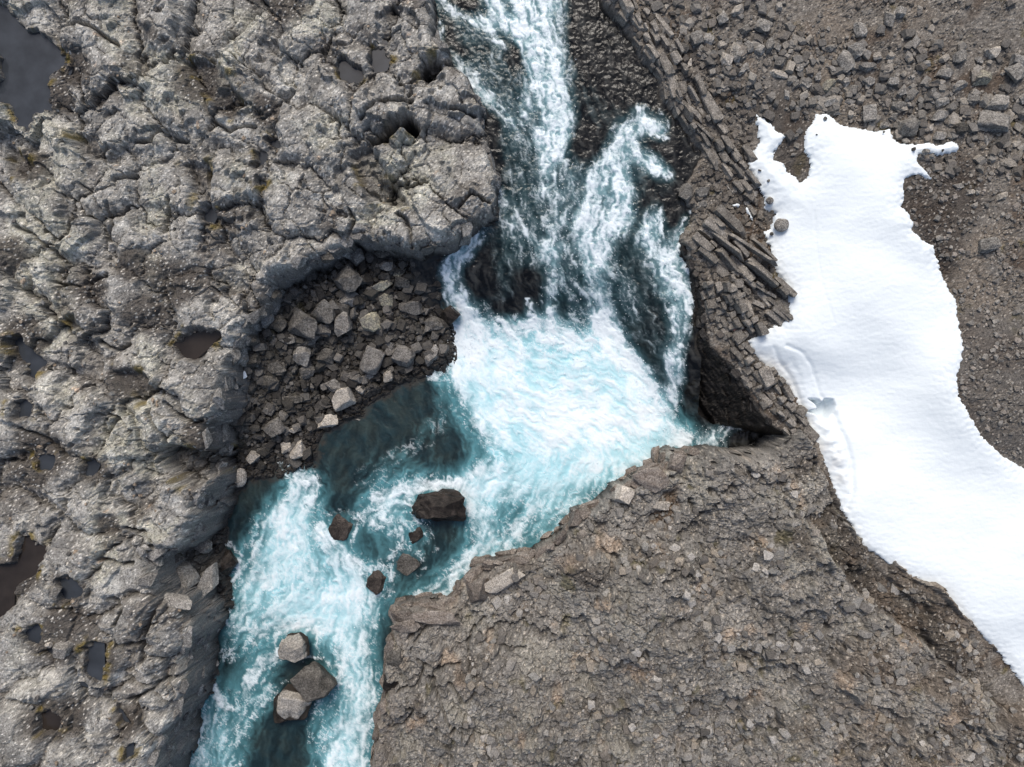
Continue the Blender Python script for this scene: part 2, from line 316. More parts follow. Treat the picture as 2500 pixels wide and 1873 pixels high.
tq2 = 2.6 * fbm(X / 1.5, Y / 1.5, 4, 97, 0.55); tf2 = np.floor(tq2); terr2 = (tf2 + ss(0.8, 1.0, tq2 - tf2)) * 0.075
pits_ = -0.14 * ss(0.38, 0.62, fbm(X / 0.7, Y / 0.7, 3, 98)) - 0.35 * ss(0.42, 0.6, fbm(X / 1.9, Y / 1.9, 3, 99))
wx2 = X + 0.14 * perlin(X / 0.5, Y / 0.5, 101); wy2 = Y + 0.14 * perlin(X / 0.5, Y / 0.5, 102)
B2, e2, i2 = blocks(wx2, wy2, 1.35, 111, 0.13, 0.10, 0.22, 0.065)
B3, e3, i3 = blocks(wx2, wy2, 0.48, 121, 0.05, 0.14, 0.07, 0.055)
B4, e4, i4 = blocks(X, Y, 0.17, 131, 0.022, 0.2, 0.03, 0.025)
G2_, _, _ = blocks(X, Y, 0.2, 205, 0.04, 0.3, 0.04, 0.05)
left_base = idw(X, Y, [(0,0,.2),(600,300,.3),(300,500,.3),(1100,100,-.8),(1200,420,-1.2),(1000,560,-1.0),(800,450,-.1),(700,620,-.4),(600,740,-.9),(530,900,-1.0),(500,1250,-1.6),(400,1100,-.5),(480,1650,-1.9),(430,1850,-2.0),(300,1000,-.2),(300,1500,-.6),(100,1500,-.2),(0,1000,0),(250,1800,-.8),(50,1850,-.1)])
smooth_m = ss(-0.1, 0.35, fbm(X / 3.1, Y / 3.1, 2, 141))
CRK = [[(268,1584),(309,1574),(337,1580),(349,1549),(370,1501),(402,1444)],[(244,1728),(284,1732),(321,1718),(345,1704),(358,1694),(443,1665)],[(341,1704),(414,1765)],[(288,1671),(353,1694)],[(280,1525),(309,1484),(260,1460)],[(337,1580),(337,1618),(329,1631)],[(268,1814),(301,1781),(321,1740)],[(248,1364),(325,1375)],[(301,1285),(366,1318)],
 [(209,67),(239,86),(269,101),(310,129)],[(333,344),(374,348),(393,318),(415,340),(449,337)],[(284,445),(329,430)],[(269,497),(273,550),(258,584)],[(408,483),(397,524),(393,569)],[(30,550),(86,572),(120,610)],[(1101,262),(1131,258),(1161,269)],[(948,430),(989,445),(1041,438)],[(845,575),(860,540),(850,510)],[(463,1028),(420,1010),(400,985)],[(520,1012),(470,1035),(430,1020)],[(360,1000),(395,1085),(365,1130)],[(1190,480),(1150,470),(1120,500)],[(970,520),(1000,560),(1005,595)],
 [(130,690),(200,705),(270,670)],[(235,830),(270,850),(300,840)],[(50,1040),(110,1060),(160,1110)],[(240,1010),(290,1020),(255,1060)],[(470,1430),(440,1520),(470,1570),(440,1640)],[(520,300),(560,320),(620,310)],[(880,300),(930,250),(1000,240)]]
cracks = 0
for pl in CRK:
    c_ = [W(a, b, -0.4) for a, b in pl]; d_ = np.full(X.shape, 99, f32)
    m_ = (X > min(p[0] for p in c_) - 1) & (X < max(p[0] for p in c_) + 1) & (Y > min(p[1] for p in c_) - 1) & (Y < max(p[1] for p in c_) + 1)
    x_, y_ = wx[m_], wy[m_]; b_ = np.full(x_.shape, 99, f32)
    for (ax, ay), (bx_, by_) in zip(c_[:-1], c_[1:]):
        vx, vy = bx_ - ax, by_ - ay; t = np.clip(((x_ - ax) * vx + (y_ - ay) * vy) / (vx * vx + vy * vy), 0, 1); b_ = np.minimum(b_, np.hypot(x_ - ax - t * vx, y_ - ay - t * vy))
    d_[m_] = b_; cracks = cracks + 0.6 * np.exp(-(d_ / 0.085) ** 2)
lowm = 0.72 - 0.3 * ss(-4, -9, Y)
TL = left_base + 0.35 * big + b1 + dome - 0.3 + lowm * ( B2 * (0.5 + 0.6 * smooth_m) + B3 * (0.15 + 0.75 * smooth_m) + B4 * 0.15 + terr + terr2 + pits_ * 0.6 + 0.20 * mid + 0.05 * fine + 0.02 * rid) - cracks
# woolly moss tufts, combed towards the lower right
mx, my = X * 0.94 - Y * 0.34, X * 0.34 + Y * 0.94
wool = fbm(mx / 0.30, my / 0.17, 3, 151, 0.6)
woolm = ss(0.0, 0.3, fbm(X / 4.2 + 3, Y / 4.2, 3, 161)) * ss(-18, -4, -X * 0 + Y * 1.0 + 2) * (sL < -0.5)
TL = TL + 0.04 * wool * woolm
def facet(s, z0, seed):
    n_ = fbm(X / 0.9 + z0 * 0.9, Y / 0.9 - z0 * 0.7, 2, seed, 0.45)
    q_ = s / 0.17 + 1.5 * n_; return s + ss(-0.05, 0.15, s) * (0.16 * n_ + 0.12 * (np.floor(q_) + ss(0.6, 1, q_ - np.floor(q_)) - q_))
SOIL = [(180,170,60),(150,240,50),(480,200,60),(560,260,40),(60,400,50),(300,930,60),(340,760,60),(420,690,70),(220,700,50),(60,830,60),(100,1120,80),(230,1150,40),(30,1400,70),(150,1560,90),(230,1620,50),(130,1760,70),(290,1780,40),(470,1060,50),(260,1280,30),(320,650,50),(650,270,40),(700,20,60),(20,620,50)]
soilp = np.zeros(X.shape, f32)
for px, py, r_ in SOIL:
    cx, cy = W(px, py, -0.2); soilp = np.maximum(soilp, ss(1.25, 0.55, np.hypot(wx - cx, wy - cy) / (r_ * 0.02) + 0.5 * mid))
TL = TL * (1 - 0.5 * soilp) + 0.5 * soilp * (left_base - 0.12) + 0.5 * soilp * (G2_ + 0.05 * fine)
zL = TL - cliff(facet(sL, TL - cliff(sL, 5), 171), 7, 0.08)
# alcove rubble floor
alc_base = idw(X, Y, [(600,700,-4.6),(560,850,-5.0),(560,1000,-5.8),(750,700,-5.2),(900,650,-5.3),(1050,620,-5.6),(1080,780,-7.4),(850,900,-7.0),(960,900,-7.5),(780,1020,-7.7),(650,1000,-6.9),(600,1130,-7.7),(700,1130,-7.9),(980,780,-6.3)])
C2, ce2, ci2 = blocks(wx2, wy2, 0.55, 181, 0.10, 0.3, 0.16, 0.05)
C3, ce3, ci3 = blocks(X, Y, 0.24, 191, 0.05, 0.3, 0.06, 0.03)
zA = alc_base + C2 * 0.8 + C3 + 0.1 * mid + 0.04 * fine - np.maximum(sA, 0) * 1.0
rec_base = idw(X, Y, [(350,1340,-4.5),(430,1340,-5.5),(430,1440,-5.2),(520,1320,-8),(530,1450,-8.2)])
zC = rec_base + C2 + C3 - np.maximum(sC, 0) * 2.0
# right bank
right_base = idw(X, Y, [(1500,0,-1.3),(1600,150,-1.6),(1750,350,-2.2),(1690,520,-2.8),(1850,700,-2.5),(1770,820,-4.0),(1860,930,-3.9),(1930,1020,-4.0),(1960,980,-3.6),(2050,300,-.8),(1900,120,-.9),(2300,100,.3),(2500,0,.8),(2450,500,.4),(2300,500,-.2),(2450,900,0),(2500,1400,-1.6),(2000,800,-2.0),(2150,700,-1.3),(2060,1100,-3.0),(2150,1250,-2.6),(2300,1380,-2.4),(2500,1650,-2.4),(2600,1900,-2.5)])
G2, ge2, gid2 = blocks(wx2, wy2, 0.38, 201, 0.05, 0.2, 0.05, 0.04)
G3, ge3, gid3 = blocks(X, Y, 0.16, 211, 0.025, 0.25, 0.03, 0.025)
peb = ss(-0.25, 0.2, fbm(X / 2.0, Y / 2.0, 3, 221))
Up_, Vp_ = pix(X, Y, np.full(X.shape, -2.6, f32)); wz = ss(1640, 1690, Up_) * ss(600, 700, Vp_) * ss(1090, 1040, Vp_) * ss(1950, 1900, Up_); kR = 7.5 - 6.1 * wz
zR0 = right_base + 0.10 * mid + 0.12 * big
zR = zR0 + G2 * peb * 0.8 + G3 * (0.35 + 0.65 * peb) + 0.03 * fine - cliff(facet(sR, zR0 - cliff(sR, 5), 231) , kR, 0.07) - 7 * np.maximum(sR - 1.9, 0)
# spur, lower right
spur_base = idw(X, Y, [(1650,1125,-3.2),(1580,1180,-3.6),(1500,1220,-4.2),(1400,1300,-4.8),(1300,1385,-5.2),(1200,1420,-5.4),(1110,1490,-5.6),(1030,1500,-5.4),(1600,1500,.2),(2000,1400,-.4),(1850,1200,-.8),(2300,1600,-.3),(2400,1800,-.3),(970,1600,-4.2),(1050,1560,-3.2),(930,1850,-4.4),(1200,1700,-.9),(1100,1750,-2),(1900,1130,-2.6),(1980,1100,-2.3),(1440,1400,-1.6),(2480,1640,-1.0)])
zS = spur_base + terr * 0.95 + terr2 * 1.2 + pits_ * 1.0 + 0.3 * mid + 0.3 * big + B2 * 0.5 + B3 * 1.0 + G2 * 0.9 + G3 * 0.8 + 0.05 * fine + 0.03 * rid + 0.04 * wool * ss(0, .3, fbm(X / 3.2 + 9, Y / 3.2, 2, 241)) - cliff(facet(sS, spur_base - cliff(sS, 8), 251), 12, 0.06)
s_g = sdf(wx, wy, wpoly([(1975,1270),(2005,1300),(2035,1370),(2062,1405),(2100,1450),(2180,1520),(2250,1560),(2330,1640),(2480,1750),(2560,1720),(2500,1640),(2300,1450),(2200,1380),(2100,1310),(2060,1240)], -0.5), 3)
s_h = sdf(wx, wy, wpoly([(1590,1300),(1645,1312),(1682,1250),(1672,1205),(1630,1225),(1615,1262)], -0.5), 3)
zS = zS - 0.6 * ss(0.12, -0.12, s_g) - 0.45 * ss(0.2, -0.3, s_h)
for pl in [[(1040,1680),(1085,1760),(1100,1790)],[(1090,1690),(1130,1740),(1160,1700)],[(985,1760),(1040,1790)],[(1010,1640),(1060,1665),(1120,1650)],[(930,1830),(975,1810),(1000,1770)],[(1000,1600),(1030,1560),(1060,1540)],[(1180,1540),(1130,1600),(1150,1660)],[(1210,1595),(1240,1612),(1280,1600)],[(960,1720),(1010,1700),(1030,1650)],[(1120,1800),(1180,1830),(1200,1880)]]:
    c_ = [W(a, b, -0.8) for a, b in pl]; b_ = np.full(X.shape, 99, f32)
    for (ax, ay), (bx_, by_) in zip(c_[:-1], c_[1:]):
        vx, vy = bx_ - ax, by_ - ay; t = np.clip(((wx - ax) * vx + (wy - ay) * vy) / (vx * vx + vy * vy), 0, 1); b_ = np.minimum(b_, np.hypot(wx - ax - t * vx, wy - ay - t * vy))
    zS = zS - 0.45 * np.exp(-(b_ / 0.08) ** 2)
# bed
zB = zW - 0.95 + 0.25 * mid + 0.15 * B3
st = np.stack([zB, zA, zC, zL, zR, zS]); LAB = np.argmax(st, 0); Z = st.max(0); del st

# traced pits and pools cut into the left plateau
wet = np.zeros(X.shape, f32); mossm = np.zeros(X.shape, f32)
for dep, pts in PITS:
    s = sdf(wx, wy, wpoly(pts, -0.3), 2.5)
    Z = np.where(LAB == 3, Z - dep * ss(0.15, -0.25, s), Z); wet = np.maximum(wet, 0.7 * ss(0.1, -0.3, s) * (LAB == 3))  # in pits this mask only makes the inside darker and smoother
    mossm = np.maximum(mossm, np.exp(-(s / 0.3) ** 2) * 0.5)
PUDZ = []
for t, pts in PUD:
    P = wpoly(pts, -0.4); s = sdf(wx + 0.10 * perlin(X / .35, Y / .35, 601) + 0.1 * perlin(X / .8, Y / .8, 603), wy + 0.10 * perlin(X / .35, Y / .35, 602) + 0.1 * perlin(X / .8, Y / .8, 604), P, 2.5); inside = s < 0
    zp = float(np.percentile(Z[inside & (np.abs(Y) < 19)], 30)) - 0.22 if inside.any() else -0.5
    Z = np.where(s < 0, np.minimum(Z, zp - 0.12), np.where(s < 0.4, np.maximum(np.minimum(Z, zp + 0.04 + s * 2.2 + 0.25 * np.maximum(fine, 0) + np.maximum(Z - zp, 0) * ss(0, 0.35, s)), zp + 0.01 + 0.35 * np.maximum(fine + 0.3 * grain, -0.1) + 0.2 * np.maximum(s, 0)), Z))
    wet = np.maximum(wet, ss(0.3, 0.0, s) * (0.5 + 0.4 * (fine > 0))); mossm = np.maximum(mossm, np.exp(-((s - 0.15) / 0.2) ** 2) * 0.6)
    PUDZ.append(zp)

# ---- terrain colours
def C(*c): return np.array(c, f32)
r1 = h01(np.arange(X.size).reshape(X.shape) % X.shape[1], np.arange(X.size).reshape(X.shape) // X.shape[1], 7)
tone = 0.5 + 0.5 * np.clip(1.3 * mid + 0.6 * fine, -1, 1)
cL = mix(C(0.10, 0.096, 0.09), C(0.215, 0.208, 0.193), tone)
cL = cL * (0.82 + 0.36 * i3)[..., None] * (0.85 + 0.3 * i2)[..., None]
lich = ss(0.05, 0.45, fbm(X / 1.7, Y / 1.7, 4, 261, 0.6))
cL = mix(cL, C(0.31, 0.305, 0.285), 0.75 * lich)
cL = mix(cL, C(0.31, 0.305, 0.25), np.clip(0.75 * woolm * (0.5 + 0.9 * wool), 0, 1))
soil = ss(0.12, 0.42, fbm(X / 3.3 + 7, Y / 3.3, 4, 271, 0.55) + 0.25 * ss(0.5, 0.0, e1))
cL = mix(cL, C(0.062, 0.054, 0.047), 0.65 * soil); cL = mix(cL, C(0.045, 0.039, 0.034), 0.85 * soilp)
tanm = ss(0.42, 0.62, fbm(X / 0.6, Y / 0.6, 3, 281)) * ss(0.1, 0.4, fbm(X / 5, Y / 5, 2, 291))
cL = mix(cL, C(0.42, 0.31, 0.22), 0.7 * tanm)
cL = mix(cL, C(0.48, 0.46, 0.42), 0.7 * (r1 > 0.955)); cL = mix(cL, C(0.035, 0.033, 0.03), 0.65 * (r1 < 0.10))
cL = cL * (1 + 0.28 * np.clip(grain, -1, 1) + 0.22 * np.clip(fine, -1, 1))[..., None]
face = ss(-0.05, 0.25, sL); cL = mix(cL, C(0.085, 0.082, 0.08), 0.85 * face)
cL = mix(cL, C(0.10, 0.075, 0.018), np.clip(mossm * ss(0.1, 0.4, fbm(X / 0.9, Y / 0.9, 3, 301)) * 1.6, 0, 0.9))
cL = mix(cL, C(0.045, 0.04, 0.036), np.clip(wet, 0, 1) * 0.85)
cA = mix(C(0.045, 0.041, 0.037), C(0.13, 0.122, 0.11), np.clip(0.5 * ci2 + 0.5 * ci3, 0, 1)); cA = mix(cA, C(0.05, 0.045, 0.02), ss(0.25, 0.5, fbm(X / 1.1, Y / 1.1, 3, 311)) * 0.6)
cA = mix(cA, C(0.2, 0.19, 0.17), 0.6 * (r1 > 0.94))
cR = mix(C(0.085, 0.076, 0.067), C(0.165, 0.152, 0.136), np.clip(0.45 * gid2 + 0.55 * gid3, 0, 1))
cR = mix(cR, C(0.15, 0.125, 0.10), ss(0.0, 0.4, fbm(X / 3.5 + 2, Y / 3.5, 3, 321)) * 0.6)
cR = mix(cR, C(0.07, 0.05, 0.036), ss(0.02, 0.32, fbm(X / 2.7 + 5, Y / 2.7, 4, 331)) * 0.75)
cR = mix(cR, C(0.085, 0.07, 0.022), ss(0.3, 0.5, fbm(X / 1.5 + 5, Y / 1.5, 4, 341)) * 0.6)
cR = cR * (1 + 0.3 * np.clip(grain, -1, 1))[..., None]; sdk = sdf(wx, wy, wpoly([(2195,430),(2290,385),(2390,375),(2410,470),(2370,560),(2350,650),(2330,720),(2250,600),(2190,520)], 0.0), 3)
cR = mix(cR, C(0.048, 0.041, 0.036), 0.8 * ss(0.4, -0.6, sdk + 0.5 * mid))
sdk = sdf(wx, wy, wpoly([(1850,240),(1960,230),(1990,300),(1960,450),(1900,420)], -0.6), 3); cR = mix(cR, C(0.05, 0.043, 0.038), 0.7 * ss(0.4, -0.4, sdk + 0.5 * mid))
sdk = sdf(wx, wy, wpoly([(2340,730),(2420,760),(2560,800),(2560,1200),(2400,1080),(2330,950)], 0.0), 3); cR = mix(cR, C(0.085, 0.079, 0.073), 0.7 * ss(0.5, -0.6, sdk + 0.6 * mid))
cR = mix(cR, C(0.36, 0.33, 0.29), 0.7 * (r1 > 0.965)); cR = mix(cR, C(0.03, 0.027, 0.024), 0.6 * (r1 < 0.08))
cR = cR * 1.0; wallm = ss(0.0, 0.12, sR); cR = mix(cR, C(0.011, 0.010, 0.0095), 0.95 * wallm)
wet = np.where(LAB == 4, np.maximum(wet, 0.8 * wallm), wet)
cS = mix(C(0.10, 0.094, 0.087), C(0.205, 0.195, 0.18), np.clip(0.4 * gid2 + 0.35 * gid3 + 0.25 * tone, 0, 1))
cS = mix(cS, C(0.215, 0.205, 0.18), 0.6 * ss(0.0, 0.35, fbm(X / 3.2 + 9, Y / 3.2, 2, 241)))
cS = mix(cS, C(0.26, 0.20, 0.15), ss(0.2, 0.5, fbm(X / 1.9 + 1, Y / 1.9, 4, 351)) * 0.65)
cS = mix(cS, C(0.06, 0.05, 0.042), ss(0.12, 0.42, fbm(X / 2.6 - 4, Y / 2.6, 4, 361)) * 0.7)
cS = mix(cS, C(0.08, 0.07, 0.03), ss(0.3, 0.55, fbm(X / 1.2 - 8, Y / 1.2, 3, 371)) * 0.6)
cS = cS * (1 + 0.55 * np.clip(fbm(X / 3.6 + 11, Y / 3.6, 4, 367, 0.6), -0.8, 0.9))[..., None]; cS = cS * (1 - 0.25 * ss(0.1, -0.2, s_g))[..., None]
gsoil = ss(0.1, -0.2, s_g) * ss(-2.2, -0.3, s_g + 0.9 * fbm(X / 1.1, Y / 1.1, 3, 365)); cS = mix(cS, C(0.04, 0.033, 0.027), 0.75 * gsoil)
cS = mix(cS, C(0.10, 0.065, 0.04), 0.7 * ss(0.1, -0.3, s_h))
cS = mix(cS, C(0.10, 0.078, 0.06), 0.6 * ss(20.0, 22.5, X - 0.5 * Y - 2) * ss(-.3, .3, fbm(X / 1.8, Y / 1.8, 3, 366)))
cS = mix(cS, C(0.40, 0.36, 0.31), 0.7 * (r1 > 0.955)); cS = mix(cS, C(0.035, 0.032, 0.028), 0.65 * (r1 < 0.09))
cS = cS * (1 + 0.35 * np.clip(grain, -1, 1))[..., None]
cS = mix(cS, C(0.155, 0.135, 0.118), 0.4 * ss(-1.2, -0.3, sS) * ss(-7, -12, Y) * 1.0)
cB = mix(C(0.02, 0.019, 0.017), C(0.05, 0.046, 0.042), tone)
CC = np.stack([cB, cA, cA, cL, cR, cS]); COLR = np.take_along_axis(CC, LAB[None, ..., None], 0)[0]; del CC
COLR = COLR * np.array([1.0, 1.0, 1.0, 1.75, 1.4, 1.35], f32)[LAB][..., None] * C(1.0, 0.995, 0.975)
shore = ss(0.9, 0.1, Z - zW) * np.isin(LAB, (0, 1, 2, 3, 5)); COLR = mix(COLR, C(0.03, 0.027, 0.025), 0.8 * shore)
wet = np.maximum(wet, 0.8 * shore)

# the snow field lies in a hollow of the right bank
SNOW = [(1843,277),(1880,299),(1901,322),(1922,333),(1908,352),(1890,374),(1890,393),(1912,397),(1923,419),(1942,430),(1953,445),(1970,434),(1976,404),(1972,382),(1959,370),(1961,337),(1965,322),(1980,299),(1991,277),(2024,279),(2039,296),(2058,307),(2096,312),(2137,322),(2170,314),(2182,340),(2200,352),(2241,352),(2256,348),(2286,354),(2324,346),(2342,355),(2339,370),(2313,378),(2286,382),(2264,376),(2240,382),(2241,397),(2260,415),(2277,441),(2264,440),(2241,428),(2215,434),(2206,449),(2206,483),(2200,505),(2215,516),(2230,542),(2228,561),(2260,591),(2279,599),(2282,618),(2293,649),(2311,699),(2334,731),(2341,790),(2352,844),(2347,889),(2336,916),(2341,966),(2375,1025),(2397,1066),(2442,1107),(2500,1143),(2750,1280),(2950,1700),(2700,1850),(2500,1680),(2440,1600),(2300,1460),(2200,1400),(2100,1330),(2055,1250),(2030,1180),(2005,1120),(1985,1075),(1967,1025),(1944,989),(1922,944),(1895,916),(1867,898),(1849,876),(1836,862),(1822,830),(1854,817),(1881,799),(1886,790),(1906,797),(1922,754),(1924,713),(1904,681),(1881,645),(1877,604),(1864,575),(1862,565),(1877,561),(1885,535),(1890,524),(1867,513),(1864,483),(1849,460),(1834,423),(1824,400),(1841,363),(1852,348),(1845,310)]
sm = boxblur(boxblur(zR0, 6), 6)
def rb(x, y):
    fx = np.interp(x, AX, np.arange(len(AX))); fy = np.interp(y, AY, np.arange(len(AY)))
    ix = np.clip(fx.astype(int), 0, len(AX) - 2); iy = np.clip(fy.astype(int), 0, len(AY) - 2); a = fx - ix; b = fy - iy
    return (sm[iy, ix] * (1 - a) + sm[iy, ix + 1] * a) * (1 - b) + (sm[iy + 1, ix] * (1 - a) + sm[iy + 1, ix + 1] * a) * b
def poly_on(pts, fn):
    o = []
    for px, py in pts:
        z = -1.5
        for _ in range(5):
            x, y = W(px, py, z); z = float(fn(np.array(x), np.array(y)))
        o.append(W(px, py, z))
    return o
sSn = sdf(X, Y, poly_on(SNOW, rb), 3)
Z = np.where(LAB == 4, Z - 1.6 * ss(-0.25, -0.6, sSn), Z)

def tz(x, y):
    x = np.asarray(x, float); y = np.asarray(y, float)
    fx = np.interp(x, AX, np.arange(len(AX))); fy = np.interp(y, AY, np.arange(len(AY)))
    ix = np.clip(fx.astype(int), 0, len(AX) - 2); iy = np.clip(fy.astype(int), 0, len(AY) - 2); a = fx - ix; b = fy - iy
    return (Z[iy, ix] * (1 - a) + Z[iy, ix + 1] * a) * (1 - b) + (Z[iy + 1, ix] * (1 - a) + Z[iy + 1, ix + 1] * a) * b
def place(px, py, it=6):
    """pixel -> the point of the ground it shows"""
    z = -2.0
    for _ in range(it):
        x, y = W(px, py, z); z = 0.5 * z + 0.5 * float(tz(x, y))
    x, y = W(px, py, z); return x, y, float(tz(x, y))

ny, nx = X.shape
idx = np.arange(ny * nx).reshape(ny, nx)
Q = np.stack([idx[:-1, :-1], idx[:-1, 1:], idx[1:, 1:], idx[1:, :-1]], -1).reshape(-1, 4)
lab = LAB[:-1, :-1].ravel(); keep = ((Z < zW - 0.3) & (sdf(U, V, RP, 60) < -25) & (V > -270) & (V < 2120))[:-1, :-1].ravel() & (np.abs(X) < 26)[:-1, :-1].ravel() & (lab == 0)
VV = np.stack([X, Y, Z], -1).reshape(-1, 3); cc = COLR.reshape(-1, 3); wv = wet.ravel()
plateau_root = None
names = {0: 'river_bed', 1: 'rubble_shore', 2: 'bank_recess', 3: 'rock_plateau', 4: 'scree_slope', 5: 'rock_spur'}
for k, nm in names.items():
    sel = (lab == k)
    if k == 0: sel &= ~keep
    fb = BI[:-1, :-1].ravel()
    if k == 3:
        inner = sel & (fb >= 0) & (np.abs(X) < 27)[:-1, :-1].ravel() & (np.abs(Y) < 21)[:-1, :-1].ravel()
        base = sel & ~inner
        v, f, at = compact(VV, Q[base], {"Col": cc, "wet": wv})
        plateau_root = tag(link(nm, make_mesh(nm, v, f, at), M_TER), kind='structure')
        for b in np.unique(fb[inner]):
            s2 = inner & (fb == b)
            if s2.sum() < 200:
                continue
            v, f, at = compact(VV, Q[s2], {"Col": cc, "wet": wv})
            link('rock_block', make_mesh('rock_block', v, f, at), M_TER, plateau_root)
    else:
        v, f, at = compact(VV, Q[sel], {"Col": cc, "wet": wv})
        tag(link(nm, make_mesh(nm, v, f, at), M_TER), kind='structure')

# puddles
for (t, pts), zp in zip(PUD, PUDZ):
    P = np.array(wpoly(pts, zp)); c = P.mean(0); d = P - c; r = np.hypot(d[:, 0], d[:, 1])[:, None]
    P = c + d * (r + 0.3) / r
    bm = bmesh.new(); bm.faces.new([bm.verts.new((p[0], p[1], zp)) for p in P]); bmesh.ops.triangulate(bm, faces=bm.faces[:])
    for f in bm.faces:
        if f.normal.z < 0: f.normal_flip()
    me = bpy.data.meshes.new('puddle'); bm.to_mesh(me); bm.free()
    tag(link('puddle', me, M_PUDB if t == 'b' else M_PUD), kind='structure')

# ------------------------------------------------------------------ river: white water painted as foam density in the water's own grid
us = np.arange(380, 2012, 2.0); vs = np.arange(-420, 2160, 2.0)
Ug, Vg = np.meshgrid(us.astype(f32), vs.astype(f32))
wu = Ug + 24 * fbm(Ug / 60, Vg / 60, 4, 401, 0.6) + 4 * perlin(Ug / 11, Vg / 11, 402)
wv2 = Vg + 24 * fbm(Ug / 60, Vg / 60, 4, 411, 0.6) + 4 * perlin(Ug / 11, Vg / 11, 412)
